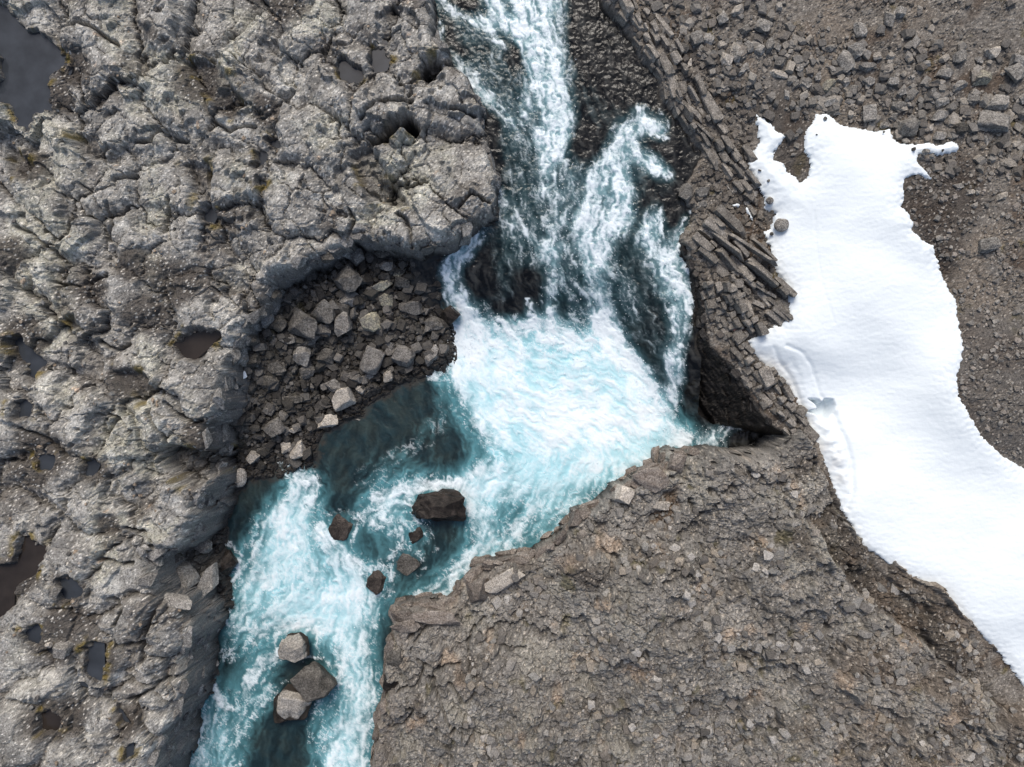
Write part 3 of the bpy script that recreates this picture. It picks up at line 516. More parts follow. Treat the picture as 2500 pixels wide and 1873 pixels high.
# (intensity, flow points (x, y, half width))
ST = [
 (.86,[(1290,-430,80),(1290,-140,80),(1295,-40,75),(1310,30,72),(1325,100,55),(1340,170,52),(1352,240,48),(1360,310,48),(1352,350,40),(1335,385,30)]),
 (.85,[(1170,-60,24),(1215,30,26),(1265,75,24),(1305,125,22)]),
 (.8,[(1050,-20,10),(1090,8,14),(1130,35,14),(1180,60,20),(1205,80,14),(1215,100,10),(1235,130,8)]),
 (.7,[(1055,20,12),(1066,60,10),(1074,100,8),(1090,130,12),(1130,165,20),(1165,205,22),(1190,240,18)]),
 (.55,[(1190,240,22),(1250,290,24),(1290,320,14)]),
 (.5,[(1235,310,12),(1270,350,10),(1285,365,8)]),
 (.6,[(1275,240,16),(1300,300,12)]),
 (.45,[(1290,190,30),(1300,270,40),(1320,330,34)]),
 (.5,[(1350,390,40),(1370,450,60),(1380,520,70)]),
 (.82,[(1572,275,22),(1550,310,34),(1522,345,36),(1500,385,42),(1505,430,46),(1520,470,40),(1512,520,36),(1500,560,34)]),
 (.85,[(1580,300,20),(1610,320,18),(1628,340,10)]), (.8,[(1560,380,26),(1600,410,24),(1640,432,12)]), (.6,[(1615,270,8),(1625,300,10),(1632,330,8)]),
 (.75,[(1460,400,22),(1455,450,26),(1450,500,22),(1420,540,24)]),
 (.75,[(1500,540,40),(1440,570,45),(1460,610,40),(1455,650,24)]),
 (.55,[(1455,640,40),(1460,700,40),(1475,760,30)]),
 (.6,[(1330,420,14),(1322,470,12)]),
 (.66,[(1345,560,18),(1345,620,20),(1350,680,20),(1335,730,20),(1345,760,22)]),
 (.4,[(1400,520,70),(1410,620,80),(1430,720,60)]),
 (.42,[(1480,640,30),(1520,700,30),(1540,760,24)]),
 (.6,[(1213,465,14),(1235,500,14),(1262,540,14),(1285,570,12)]), (.45,[(1250,520,34),(1260,580,30)]), (.5,[(1300,580,20),(1340,610,20)]),
 (.8,[(1185,520,10),(1165,560,22),(1130,610,30),(1098,650,30),(1105,700,28),(1125,750,34),(1150,800,44),(1170,860,60)]),
 (.76,[(1600,530,26),(1590,590,34),(1610,640,40),(1640,690,40),(1660,740,32),(1655,800,24),(1645,870,22),(1640,940,20),(1640,1010,22)]),
 (.8,[(1686,520,10),(1660,560,14),(1640,610,24),(1680,700,20),(1690,740,10),(1690,760,8)]),
 (.55,[(1682,800,6),(1672,870,7),(1660,940,7),(1650,1000,8)]),
 (1.0,[(1115,760,30),(1160,865,78),(1250,920,100),(1350,955,112),(1450,945,108),(1530,985,80),(1600,1040,60),(1670,1085,26)]),
 (.95,[(1150,900,60),(1210,1020,70),(1330,1060,110),(1450,1060,110),(1540,1100,70),(1600,1110,30)]),
 (1.05,[(1470,780,26),(1490,840,40),(1530,900,40),(1580,980,36)]),
 (.9,[(1220,790,14),(1260,820,30),(1300,780,16),(1340,820,40),(1420,840,40)]), (.8,[(1290,740,9),(1290,790,12)]), (.9,[(1345,760,12),(1345,800,20)]),
 (.85,[(1400,1120,90),(1300,1160,70),(1200,1170,60),(1130,1190,36),(1060,1180,24),(980,1190,24),(920,1220,24)]),
 (.6,[(1480,1150,60),(1400,1220,60),(1330,1290,60),(1250,1340,50),(1170,1380,34)]),
 (.75,[(1150,1170,30),(1170,1240,40),(1190,1310,40),(1160,1370,34),(1100,1420,34),(1040,1460,30),(990,1490,20)]),
 (.7,[(1350,1180,30),(1290,1260,20),(1230,1330,16)]), (.6,[(1460,1250,14),(1390,1290,12),(1330,1330,12)]),
 (.75,[(1000,1230,14),(950,1240,24),(900,1260,24),(960,1280,30),(990,1320,10)]),
 (.55,[(990,1330,8),(940,1370,10),(900,1390,14)]),
 (.35,[(1040,1290,14),(1060,1340,14)]),
 (.3,[(1130,900,40),(1060,1060,30),(960,1120,30),(900,1170,40)]),
 (.85,[(730,1165,30),(770,1180,24),(735,1215,44),(700,1270,56),(720,1320,44),(680,1370,40),(650,1420,36)]),
 (.7,[(660,1290,50),(630,1380,40),(610,1460,40),(570,1530,30)]),
 (.85,[(780,1300,26),(820,1350,34),(850,1400,52),(840,1460,64),(800,1500,60),(740,1510,50)]),
 (.8,[(740,1400,60),(740,1460,60),(690,1500,50),(640,1530,40)]),
 (.6,[(880,1430,30),(910,1480,24),(900,1540,26)]),
 (.8,[(850,1480,60),(860,1560,54),(870,1630,52),(880,1700,46),(860,1780,60),(850,1860,60),(850,2200,60)]),
 (.5,[(800,1700,24),(770,1780,20),(790,1860,30),(800,2000,30)]),
 (.75,[(680,1590,14),(650,1610,24),(620,1650,24),(600,1690,18)]),
 (.5,[(560,1400,10),(570,1450,14),(550,1500,12)]), (.55,[(600,1560,30),(560,1600,24)]),
 (.85,[(512,1655,12),(525,1700,18),(560,1730,16)]), (.65,[(520,1720,20),(500,1780,30),(480,1850,40),(460,2200,40)]),
 (.6,[(640,1690,30),(590,1750,40),(560,1820,40),(540,2200,40)]), (.4,[(500,1680,30),(490,1760,30)]),
 (.7,[(700,1150,14),(690,1130,6)]), (.7,[(1050,920,16),(1075,910,16),(1090,880,12)]),
 (.6,[(1880,1024,8),(1840,1026,10),(1800,1036,16),(1750,1062,18),(1710,1090,18),(1690,1100,14)]), (.4,[(1720,1060,40),(1760,1100,20)]),
 (.36,[(1260,330,50),(1290,430,70),(1300,530,70),(1290,620,50)]), (.42,[(1390,440,60),(1400,560,90),(1420,680,90),(1480,780,60)]), (.28,[(1540,560,50),(1560,680,50),(1580,800,50),(1600,900,40)]),
 (.34,[(1140,60,40),(1200,170,50),(1260,260,40)]), (.22,[(1420,240,60),(1470,280,50)]), (.2,[(1590,420,50),(1600,470,40)]), (.27,[(1200,480,40),(1230,600,40),(1230,720,30)]),
 (.45,[(1180,740,12),(1200,790,16)]), (.5,[(1250,770,10),(1255,800,14)]), (.5,[(1400,760,14),(1410,810,20)]),
 (.5,[(1090,790,12),(1105,850,14),(1115,900,14),(1135,960,12)]),
 (.8,[(580,1380,8),(576,1410,7),(560,1430,8)]),
]
def collar(cx, cy, rx, ry, a0, a1, wd, it): return (it, [(cx + rx * math.cos(math.radians(a)), cy + ry * math.sin(math.radians(a)), wd) for a in range(a0, a1 + 1, 20)])
ST += [collar(1075,1226,76,54,150,400,11,.78), (.5,[(1040,1275,18),(1000,1310,20),(960,1350,18)]), collar(725,1571,52,46,160,380,8,.7), collar(775,1653,56,50,240,420,8,.75), (.5,[(800,1700,14),(790,1760,20),(800,1820,20)]), collar(722,1706,50,46,60,240,7,.5), collar(832,1287,44,44,140,420,9,.65), collar(921,1422,36,40,0,360,9,.7), collar(1015,1305,32,30,120,400,8,.55), collar(992,1375,40,38,120,400,8,.5), collar(555,1375,36,44,-90,90,7,.7)]
Df = np.zeros(Ug.shape, f32); fu = np.zeros(Ug.shape, f32); fv = np.full(Ug.shape, 1e-4, f32); 
for inten, pts in ST:
    mw = max(p[2] for p in pts) * 2.2 + 25
    xs = [p[0] for p in pts]; ys = [p[1] for p in pts]
    i0, i1 = np.searchsorted(us, [min(xs) - mw, max(xs) + mw]); j0, j1 = np.searchsorted(vs, [min(ys) - mw, max(ys) + mw])
    if i1 <= i0 or j1 <= j0: continue
    sl_ = (slice(j0, j1), slice(i0, i1)); a = wu[sl_]; b = wv2[sl_]
    best = np.full(a.shape, 9, f32); tx = np.zeros(a.shape, f32); ty = tx.copy()
    for (x0, y0, w0), (x1, y1, w1) in zip(pts[:-1], pts[1:]):
        vx, vy = x1 - x0, y1 - y0; L2 = vx * vx + vy * vy + 1e-6
        t = np.clip(((a - x0) * vx + (b - y0) * vy) / L2, 0, 1); q = np.hypot(a - x0 - t * vx, b - y0 - t * vy) / (w0 + t * (w1 - w0))
        mk = q < best; best = np.where(mk, q, best); n_ = math.sqrt(L2); tx = np.where(mk, vx / n_, tx); ty = np.where(mk, vy / n_, ty)
    d = inten * ss(1.5, 0.45, best)
    Df[sl_] = np.maximum(Df[sl_], d) + 0.12 * np.minimum(Df[sl_], d)
    wgt = np.exp(-best) * inten; fu[sl_] += wgt * tx; fv[sl_] += wgt * ty
Df = np.minimum(Df, 1.15); Df = Df * (1 + 0.22 * fbm(Ug / 45, Vg / 45, 3, 421)) 
fu = boxblur(fu, 10); fv = boxblur(fv, 10) + 0.02
e_ = 2.0; ca = fbm(Ug / 34, Vg / 34, 3, 431, 0.55)
cgy, cgx = np.gradient(ca); nn = np.hypot(fu, fv) + 1e-5
fu = fu / nn + 9 * cgy; fv = fv / nn - 9 * cgx; nn = np.hypot(fu, fv) + 1e-5; fu /= nn; fv /= nn
rng = np.random.RandomState(3)
noi = rng.rand(*Ug.shape).astype(f32); noi = 0.55 * noi + 0.45 * boxblur(noi, 1) * 1.0
noi = noi + 0.9 * perlin(Ug / 9, Vg / 9, 441) + 0.6 * perlin(Ug / 22, Vg / 22, 442)
hh, ww_ = Ug.shape
acc = noi.copy(); cnt = 1
for sg in (1, -1):
    pu = np.tile(np.arange(ww_, dtype=f32), (hh, 1)); pv = np.tile(np.arange(hh, dtype=f32)[:, None], (1, ww_))
    for k_ in range(9):
        iu = np.clip(pu + 0.5, 0, ww_ - 1).astype(np.int32); iv = np.clip(pv + 0.5, 0, hh - 1).astype(np.int32)
        pu = pu + sg * fu[iv, iu]; pv = pv + sg * fv[iv, iu]
        iu = np.clip(pu + 0.5, 0, ww_ - 1).astype(np.int32); iv = np.clip(pv + 0.5, 0, hh - 1).astype(np.int32)
        acc += noi[iv, iu]; cnt += 1
lic = acc / cnt
lic = (lic - boxblur(boxblur(lic, 30), 30)); lic = lic / (lic.std() * 2.2)          # about -1..1
web = fbm(wu / 26, wv2 / 26, 4, 451, 0.62, ridge=True)
tex = 0.5 * lic + 0.4 * web + 0.25 * fbm(Ug / 12, Vg / 12, 3, 461, 0.6); tex = np.clip((tex - boxblur(tex, 60)) / tex.std(), -2.2, 2.6)
su = Ug + 15 * fbm(Ug / 38, Vg / 38, 3, 462, 0.6) + 7 * lic; sv = Vg + 15 * fbm(Ug / 38, Vg / 38, 3, 463, 0.6) + 7 * lic
def lines(a, b, seed, wd): return ss(wd, wd * 0.15, np.abs(perlin(a, b, seed)))
lace = np.maximum(lines(su / 24, sv / 24, 464, 0.13), 0.85 * lines(su / 12 + 3, sv / 12, 465, 0.16)) * ss(-0.45, 0.25, fbm(Ug / 30, Vg / 30, 3, 466) + 0.25 * tex)
casc = np.maximum(ss(860, 740, Vg - 200 * ss(1470, 1660, Ug)), ss(1675, 1725, Ug)); deep = 1 - casc                  # thin water over rock / deep water
soft = fbm((Ug + 30 * fbm(Ug / 90, Vg / 90, 3, 472)) / 120, (Vg + 30 * fbm(Ug / 90, Vg / 90, 3, 473)) / 120, 6, 467, 0.62)
D1 = np.minimum(Df, 1)
core = ss(0.28, 1.02, 0.80 * Df + (0.15 * tex * (1 - 0.5 * deep) + 0.03 * rng.randn(*Ug.shape)) * ss(0, 0.3, Df))
foam = np.maximum(core, lace * ss(0.06, 0.5, np.maximum(Df, 0.75 * boxblur(boxblur(D1, 14), 14) * deep)) * (0.62 + 0.2 * deep))
aer = boxblur(boxblur(D1, 18), 18); aerc = boxblur(boxblur(D1, 6), 6)
tn = fbm(Ug / 60, Vg / 60, 4, 471, 0.6)
body = mix(C(0.013, 0.028, 0.032), C(0.024, 0.036, 0.034), ss(-.3, .4, tn))
body = mix(body, mix(C(0.009, 0.009, 0.0085), C(0.026, 0.026, 0.024), ss(-0.2, 0.8, 0.6 * lic + 0.5 * web)), casc)
body = body * (1 + (0.18 + 0.3 * casc) * np.clip(lic, -1, 1))[..., None]
aq = aer * deep + aerc * casc
t1 = ss(0.12, 0.5, aq + 0.12 * tn + 0.05 * lic) * (0.25 * casc + deep)
wcol = mix(body, C(0.085, 0.235, 0.265), np.clip(t1, 0, 1) * 0.9)
t2 = ss(0.45, 0.92, aq + 0.22 * soft + 0.06 * lic) * (0.75 * casc + deep)
wcol = mix(wcol, C(0.36, 0.66, 0.72), np.clip(t2, 0, 1))
veil = ss(0.25, 0.75, aerc + 0.12 * tex * aerc) * casc; wcol = mix(wcol, C(0.17, 0.225, 0.245), 0.4 * veil)
wcol = wcol * (1 + 0.26 * np.clip(lic, -1, 1) * (1 - ss(0.55, 0.95, aer) * deep))[..., None]
billow = ss(-0.28, 0.30, soft + 0.10 * lic + 0.22 * ss(1000, 860, Vg) - 0.25 * ss(1040, 1260, Vg) * ss(1000, 1150, Ug))                                          # white boils against turquoise water
pool = ss(0.55, 0.95, aer) * deep
wa = ss(0.10, 0.95, foam) * (1 - pool * (1 - (0.22 + 0.78 * billow)) * (1 - 0.55 * lace))
wcol = mix(wcol, C(0.80, 0.87, 0.89), np.clip(wa, 0, 1) * (0.72 + 0.28 * ss(0.4, 0.9, D1)))
zwg = zw(Ug, Vg)
rough_ = 0.05 + 0.30 * np.minimum(Df, 1)
zr = zwg + rough_ * ((0.26 - 0.22 * deep) * fbm(wu / 46, wv2 / 46, 3, 481, 0.5) + 0.35 * deep * fbm(wu / 130, wv2 / 130, 3, 482, 0.45) + 0.02 * lic) + 0.03 * foam + 0.012 * lic + casc * 0.07 * fbm(wu / 24, wv2 / 24, 4, 491, 0.6)
Xw, Yw = W(Ug, Vg, zwg)
inr = sdf(Ug, Vg, RP, 50) < 0
tzg = tz(Xw, Yw); shal = ss(0.32, 0.0, zr - tzg) * (1 - ss(0.1, 0.5, foam)); wcol = mix(wcol, C(0.045, 0.04, 0.032), 0.8 * shal)
keepw = inr & (tzg < zr + 0.35)
wi = np.arange(Ug.size).reshape(Ug.shape)
kq = keepw[:-1, :-1] & keepw[:-1, 1:] & keepw[1:, :-1] & keepw[1:, 1:]
WQ = np.stack([wi[:-1, :-1], wi[1:, :-1], wi[1:, 1:], wi[:-1, 1:]], -1)[kq]
v, f, at = compact(np.stack([Xw, Yw, zr], -1).reshape(-1, 3), WQ, {"Col": wcol.reshape(-1, 3), "foam": foam.ravel()})
tag(link('river', make_mesh('river', v, f, at, smooth=True), M_WATER), kind='structure')

# spray thrown up along the plunge line and the chutes
rs2 = np.random.RandomState(17)
edge = ss(0.25, 0.6, Df) * keepw * (ss(740, 790, Vg - 200 * ss(1470, 1660, Ug)) * ss(930, 840, Vg - 200 * ss(1470, 1660, Ug)) * 1.0 + 0.25 * casc + 0.12)
pr = edge.ravel() / edge.sum(); pick = rs2.choice(pr.size, 5200, p=pr)
pX, pY, pZ = Xw.ravel()[pick], Yw.ravel()[pick], zr.ravel()[pick]
oc = np.array([(1, 0, 0), (-1, 0, 0), (0, 1, 0), (0, -1, 0), (0, 0, 1), (0, 0, -1)], float); of = np.array([(0, 2, 4), (2, 1, 4), (1, 3, 4), (3, 0, 4), (2, 0, 5), (1, 2, 5), (3, 1, 5), (0, 3, 5)])
rad = 0.010 + 0.028 * rs2.rand(5200) ** 2.5; hgt_ = 0.04 + 0.45 * rs2.rand(5200) ** 2.5 * ss(0.2, 0.9, Df.ravel()[pick])
cen = np.stack([pX + rs2.normal(0, .12, 5200), pY + rs2.normal(0, .12, 5200), pZ + hgt_], 1)
SV = (cen[:, None, :] + oc[None] * rad[:, None, None]).reshape(-1, 3); SF = (of[None] + (np.arange(5200) * 6)[:, None, None]).reshape(-1, 3)
m_, n_, b_ = new_mat("spray_drops"); b_.inputs["Base Color"].default_value = (0.85, 0.9, 0.92, 1); b_.inputs["Roughness"].default_value = 0.4
tag(link('spray', make_mesh('spray', SV, SF), m_), "white spray drops flying above the falls and rapids", "spray", kind='stuff')

# ------------------------------------------------------------------ snow
def seg_d(x, y, pts):
    d = np.full(x.shape, 99, f32)
    for (ax, ay), (bx_, by_) in zip(pts[:-1], pts[1:]):
        vx, vy = bx_ - ax, by_ - ay; t = np.clip(((x - ax) * vx + (y - ay) * vy) / (vx * vx + vy * vy + 1e-9), 0, 1)
        d = np.minimum(d, np.hypot(x - ax - t * vx, y - ay - t * vy))
    return d
def snow_patch(pts, thick, label, cat="snow", feats=True, step=0.055):
    P = np.array(poly_on(pts, rb))
    gx = np.arange(P[:, 0].min() - .3, P[:, 0].max() + .3, step); gy = np.arange(P[:, 1].min() - .3, P[:, 1].max() + .3, step)
    x, y = np.meshgrid(gx.astype(f32), gy.astype(f32))
    s = sdf(x + 0.07 * perlin(x / .22, y / .22, 501) + 0.04 * perlin(x / .09, y / .09, 503), y + 0.07 * perlin(x / .22, y / .22, 502), P, 3)
    z = rb(x, y) + 0.05 + thick * (1 - np.exp(np.minimum(s, 0) / 0.5)) + 0.03
    z += 0.02 * fbm(x / 1.3, y / .6, 3, 511) * ss(0, -.6, s) + 0.012 * fbm(x / .35, y / .14, 3, 521) + 0.12 * fbm(x / 4, y / 4, 2, 531) * ss(0, -1.5, s)
    col = np.tile(C(0.80, 0.855, 0.87), (*x.shape, 1))
    if feats:
        for pl, dp, wd in (([(1980,520),(1984,600),(1992,660),(2005,720),(2030,790)],.03,.05), ([(1885,850),(1900,885),(1928,920),(1945,960),(1958,995),(1962,1040)],.07,.09), ([(1915,845),(1950,860),(1972,890),(1985,930),(1992,960),(2010,985)],.07,.08), ([(2030,1010),(2045,1050),(2060,1085),(2072,1130),(2075,1190),(2065,1240)],.12,.12), ([(1925,880),(1945,915),(1950,940)],.04,.12)):
            d = seg_d(x, y, poly_on(pl, rb)); d = d + 0.05 * perlin(x / .3, y / .3, 541)
            z -= dp * np.exp(-(d / wd) ** 2); 
        lower = sdf(x, y, poly_on([(1880,850),(1925,885),(1955,960),(1965,1010),(2030,1010),(2055,1080),(2075,1180),(2060,1260),(1900,1200),(1800,850)], rb), 3)
        z -= 0.14 * ss(0.3, -0.5, lower)
        hole = sdf(x, y, poly_on([(1968,973),(1992,975),(1998,984),(2008,973),(2025,975),(2031,990),(2030,1003),(2018,1024),(2000,1022),(1985,1010),(1968,1004),(1990,998),(1985,986)], rb), 2)
        z -= 0.9 * ss(0.04, -0.10, hole)
        lumps = sdf(x, y, poly_on([(1985,1030),(2025,1030),(2060,1110),(2070,1200),(2040,1180),(2010,1100)], rb), 2)
        z += 0.25 * ss(0.1, -.4, lumps) * (0.6 + fbm(x / .8, y / .8, 3, 551))
        dirt = ss(0.2, -0.5, lower) * ss(-.2, .4, fbm(x / 1.5, y / 1.5, 3, 561))
        col = mix(col, C(0.70, 0.68, 0.63), 0.5 * dirt)
    k_ = s < 0.0
    z = np.where(s > -0.06, z - 0.10, z)
    ii = np.arange(x.size).reshape(x.shape); kk = k_[:-1, :-1] & k_[1:, :-1] & k_[:-1, 1:] & k_[1:, 1:]
    q = np.stack([ii[:-1, :-1], ii[:-1, 1:], ii[1:, 1:], ii[1:, :-1]], -1)[kk]
    v, f, at = compact(np.stack([x, y, z], -1).reshape(-1, 3), q, {"Col": col.reshape(-1, 3)})
    return tag(link('snow_patch', make_mesh('snow_patch', v, f, at, smooth=True), M_SNOW), label, cat)
snow_patch(SNOW, 0.35, "large white snow field filling the hollow right of the layered ledge")
def small(cx, cy, pts): return [(cx + a, cy + b) for a, b in pts]
snow_patch(small(1822, 515, [(-12,-10),(6,-8),(14,6),(20,28),(12,26),(0,10)]), 0.12, "thin elongated snow remnant lying between blocks of the layered ledge", feats=False)
snow_patch(small(1795, 502, [(-12,-4),(4,-8),(14,0),(4,6),(-8,4)]), 0.10, "small snow remnant highest on the layered ledge", feats=False)
snow_patch(small(1815, 787, [(-14,-10),(2,-8),(10,2),(28,2),(34,10),(14,14),(-6,10)]), 0.12, "jagged snow remnant beside the reddish stone below the ledge corner", feats=False)

# ------------------------------------------------------------------ boulders
def ico(n):
    bm = bmesh.new(); bmesh.ops.create_icosphere(bm, subdivisions=n, radius=1)
    V = np.array([v.co[:] for v in bm.verts]); F = np.array([[v.index for v in f.verts] for f in bm.faces]); bm.free(); return V, F
ICO = {n: ico(n) for n in (1, 2, 3, 4, 5)}
from mathutils import Vector, Euler, noise as mnoise
def rock_shape(seed, cuts=0, roundness=0.0, nplanes=9, bevel=0.05, rug=1.0):
    """a chipped block: a cube cut by random planes, edges worn, faces made uneven"""
    r = random.Random(seed); bm = bmesh.new(); bmesh.ops.create_cube(bm, size=2)
    for v_ in bm.verts: v_.co = Vector((v_.co.x * r.uniform(.6, 1), v_.co.y * r.uniform(.6, 1), v_.co.z * r.uniform(.6, 1)))
    eu = Euler((r.uniform(-.5, .5), r.uniform(-.5, .5), r.uniform(0, 6)))
    for v_ in bm.verts: v_.co.rotate(eu)
    for k_ in range(nplanes):
        n_ = Vector((r.gauss(0, 1), r.gauss(0, 1), r.gauss(0, .8) + .25)).normalized()
        sup = max(n_.dot(v_.co) for v_ in bm.verts); d_ = sup * r.uniform(.6, .9)
        g = bmesh.ops.bisect_plane(bm, geom=bm.verts[:] + bm.edges[:] + bm.faces[:], plane_co=n_ * d_, plane_no=n_, clear_outer=True)
        ed = [e for e in g['geom_cut'] if isinstance(e, bmesh.types.BMEdge)]
        if len(ed) >= 3:
            try: bmesh.ops.contextual_create(bm, geom=ed)
            except Exception: pass
    bmesh.ops.remove_doubles(bm, verts=bm.verts[:], dist=0.03)
    if bevel: bmesh.ops.bevel(bm, geom=bm.edges[:], offset=bevel, segments=1, affect='EDGES', clamp_overlap=True)
    bmesh.ops.triangulate(bm, faces=bm.faces[:])
    if cuts: bmesh.ops.subdivide_edges(bm, edges=bm.edges[:], cuts=cuts, use_grid_fill=True, smooth=roundness)
    bmesh.ops.triangulate(bm, faces=bm.faces[:])
    off = Vector((seed * 1.7 % 50, seed * .3 % 50, 0))
    if cuts:
        for v_ in bm.verts: v_.co += mnoise.noise_vector(v_.co * 2.2 + off) * 0.07 * rug + mnoise.noise_vector(v_.co * 6 + off) * 0.03 * rug
    bmesh.ops.recalc_face_normals(bm, faces=bm.faces[:])
    P = np.array([v_.co[:] for v_ in bm.verts]); F = np.array([[v_.index for v_ in f.verts] for f in bm.faces]); bm.free()
    ext = P.max(0) - P.min(0); P = (P - (P.max(0) + P.min(0)) / 2) / (ext / 2)
    return P, F
def round_shape(seed, n, roundness):
    V_, F = ICO[n]; off = Vector((seed * 1.7 % 50, 0, 0))
    P = V_ * np.array([1 + 0.16 * mnoise.noise(Vector(v_) * 1.1 + off) + 0.03 * mnoise.noise(Vector(v_) * 5 + off) for v_ in V_])[:, None]
    ext = P.max(0) - P.min(0); return (P - (P.max(0) + P.min(0)) / 2) / (ext / 2), F
cnt_b = [0]
placed = []
def boulder(px, py, wpx, hpx, ang=0, mat=None, label="", name="boulder", cat="boulder", group=None, rnd=0.0, sink=0.3, hz=None, zfix=None, snow=False, rug=1.0):
    cnt_b[0] += 1
    x, y, z = place(px, py)
    if snow: z = float(rb(np.array(x), np.array(y))); x, y = W(px, py, z + .4); z = float(rb(np.array(x), np.array(y))) + 0.30
    if zfix is not None: z = zfix * ZS; x, y = W(px, py, z)
    f = K * (H - z); a, b = wpx * f / 2, hpx * f / 2; c = (hz if hz else 0.85) * min(a, b) * 1.0
    sz = max(wpx, hpx)
    if rnd > 0.3: P, F = round_shape(1000 + cnt_b[0] * 7, 4, rnd)
    else: P, F = rock_shape(1000 + cnt_b[0] * 7, 3 if sz > 60 else 2 if sz > 34 else 1, nplanes=11 if sz > 40 else 8, rug=rug)
    P = P * np.array([a, b, c]); t = -math.radians(ang); R = np.array([[math.cos(t), -math.sin(t), 0], [math.sin(t), math.cos(t), 0], [0, 0, 1]])
    me = make_mesh(name, P @ R.T, F, smooth=rnd > 0.3)
    o = link(name, me, mat or M_GREY); o.location = (x, y, z + c * (1 - 2 * sink))
    placed.append((px, py, sz / 2, label))
    return tag(o, label, cat, group)
def B4(rows, ox, oy, sc, group, **kw):
    for r in rows:
        zx, zy, w_, h_, an, mat, lab_ = r[:7]
        boulder(ox + zx / sc, oy + zy / sc, w_ / sc, h_ / sc, an, mat, lab_, group=group, **{**kw, **(r[7] if len(r) > 7 else {})})
G, DK, TN, BR, LI = M_GREY, M_DARK, M_TAN, M_BROWN, M_LICH
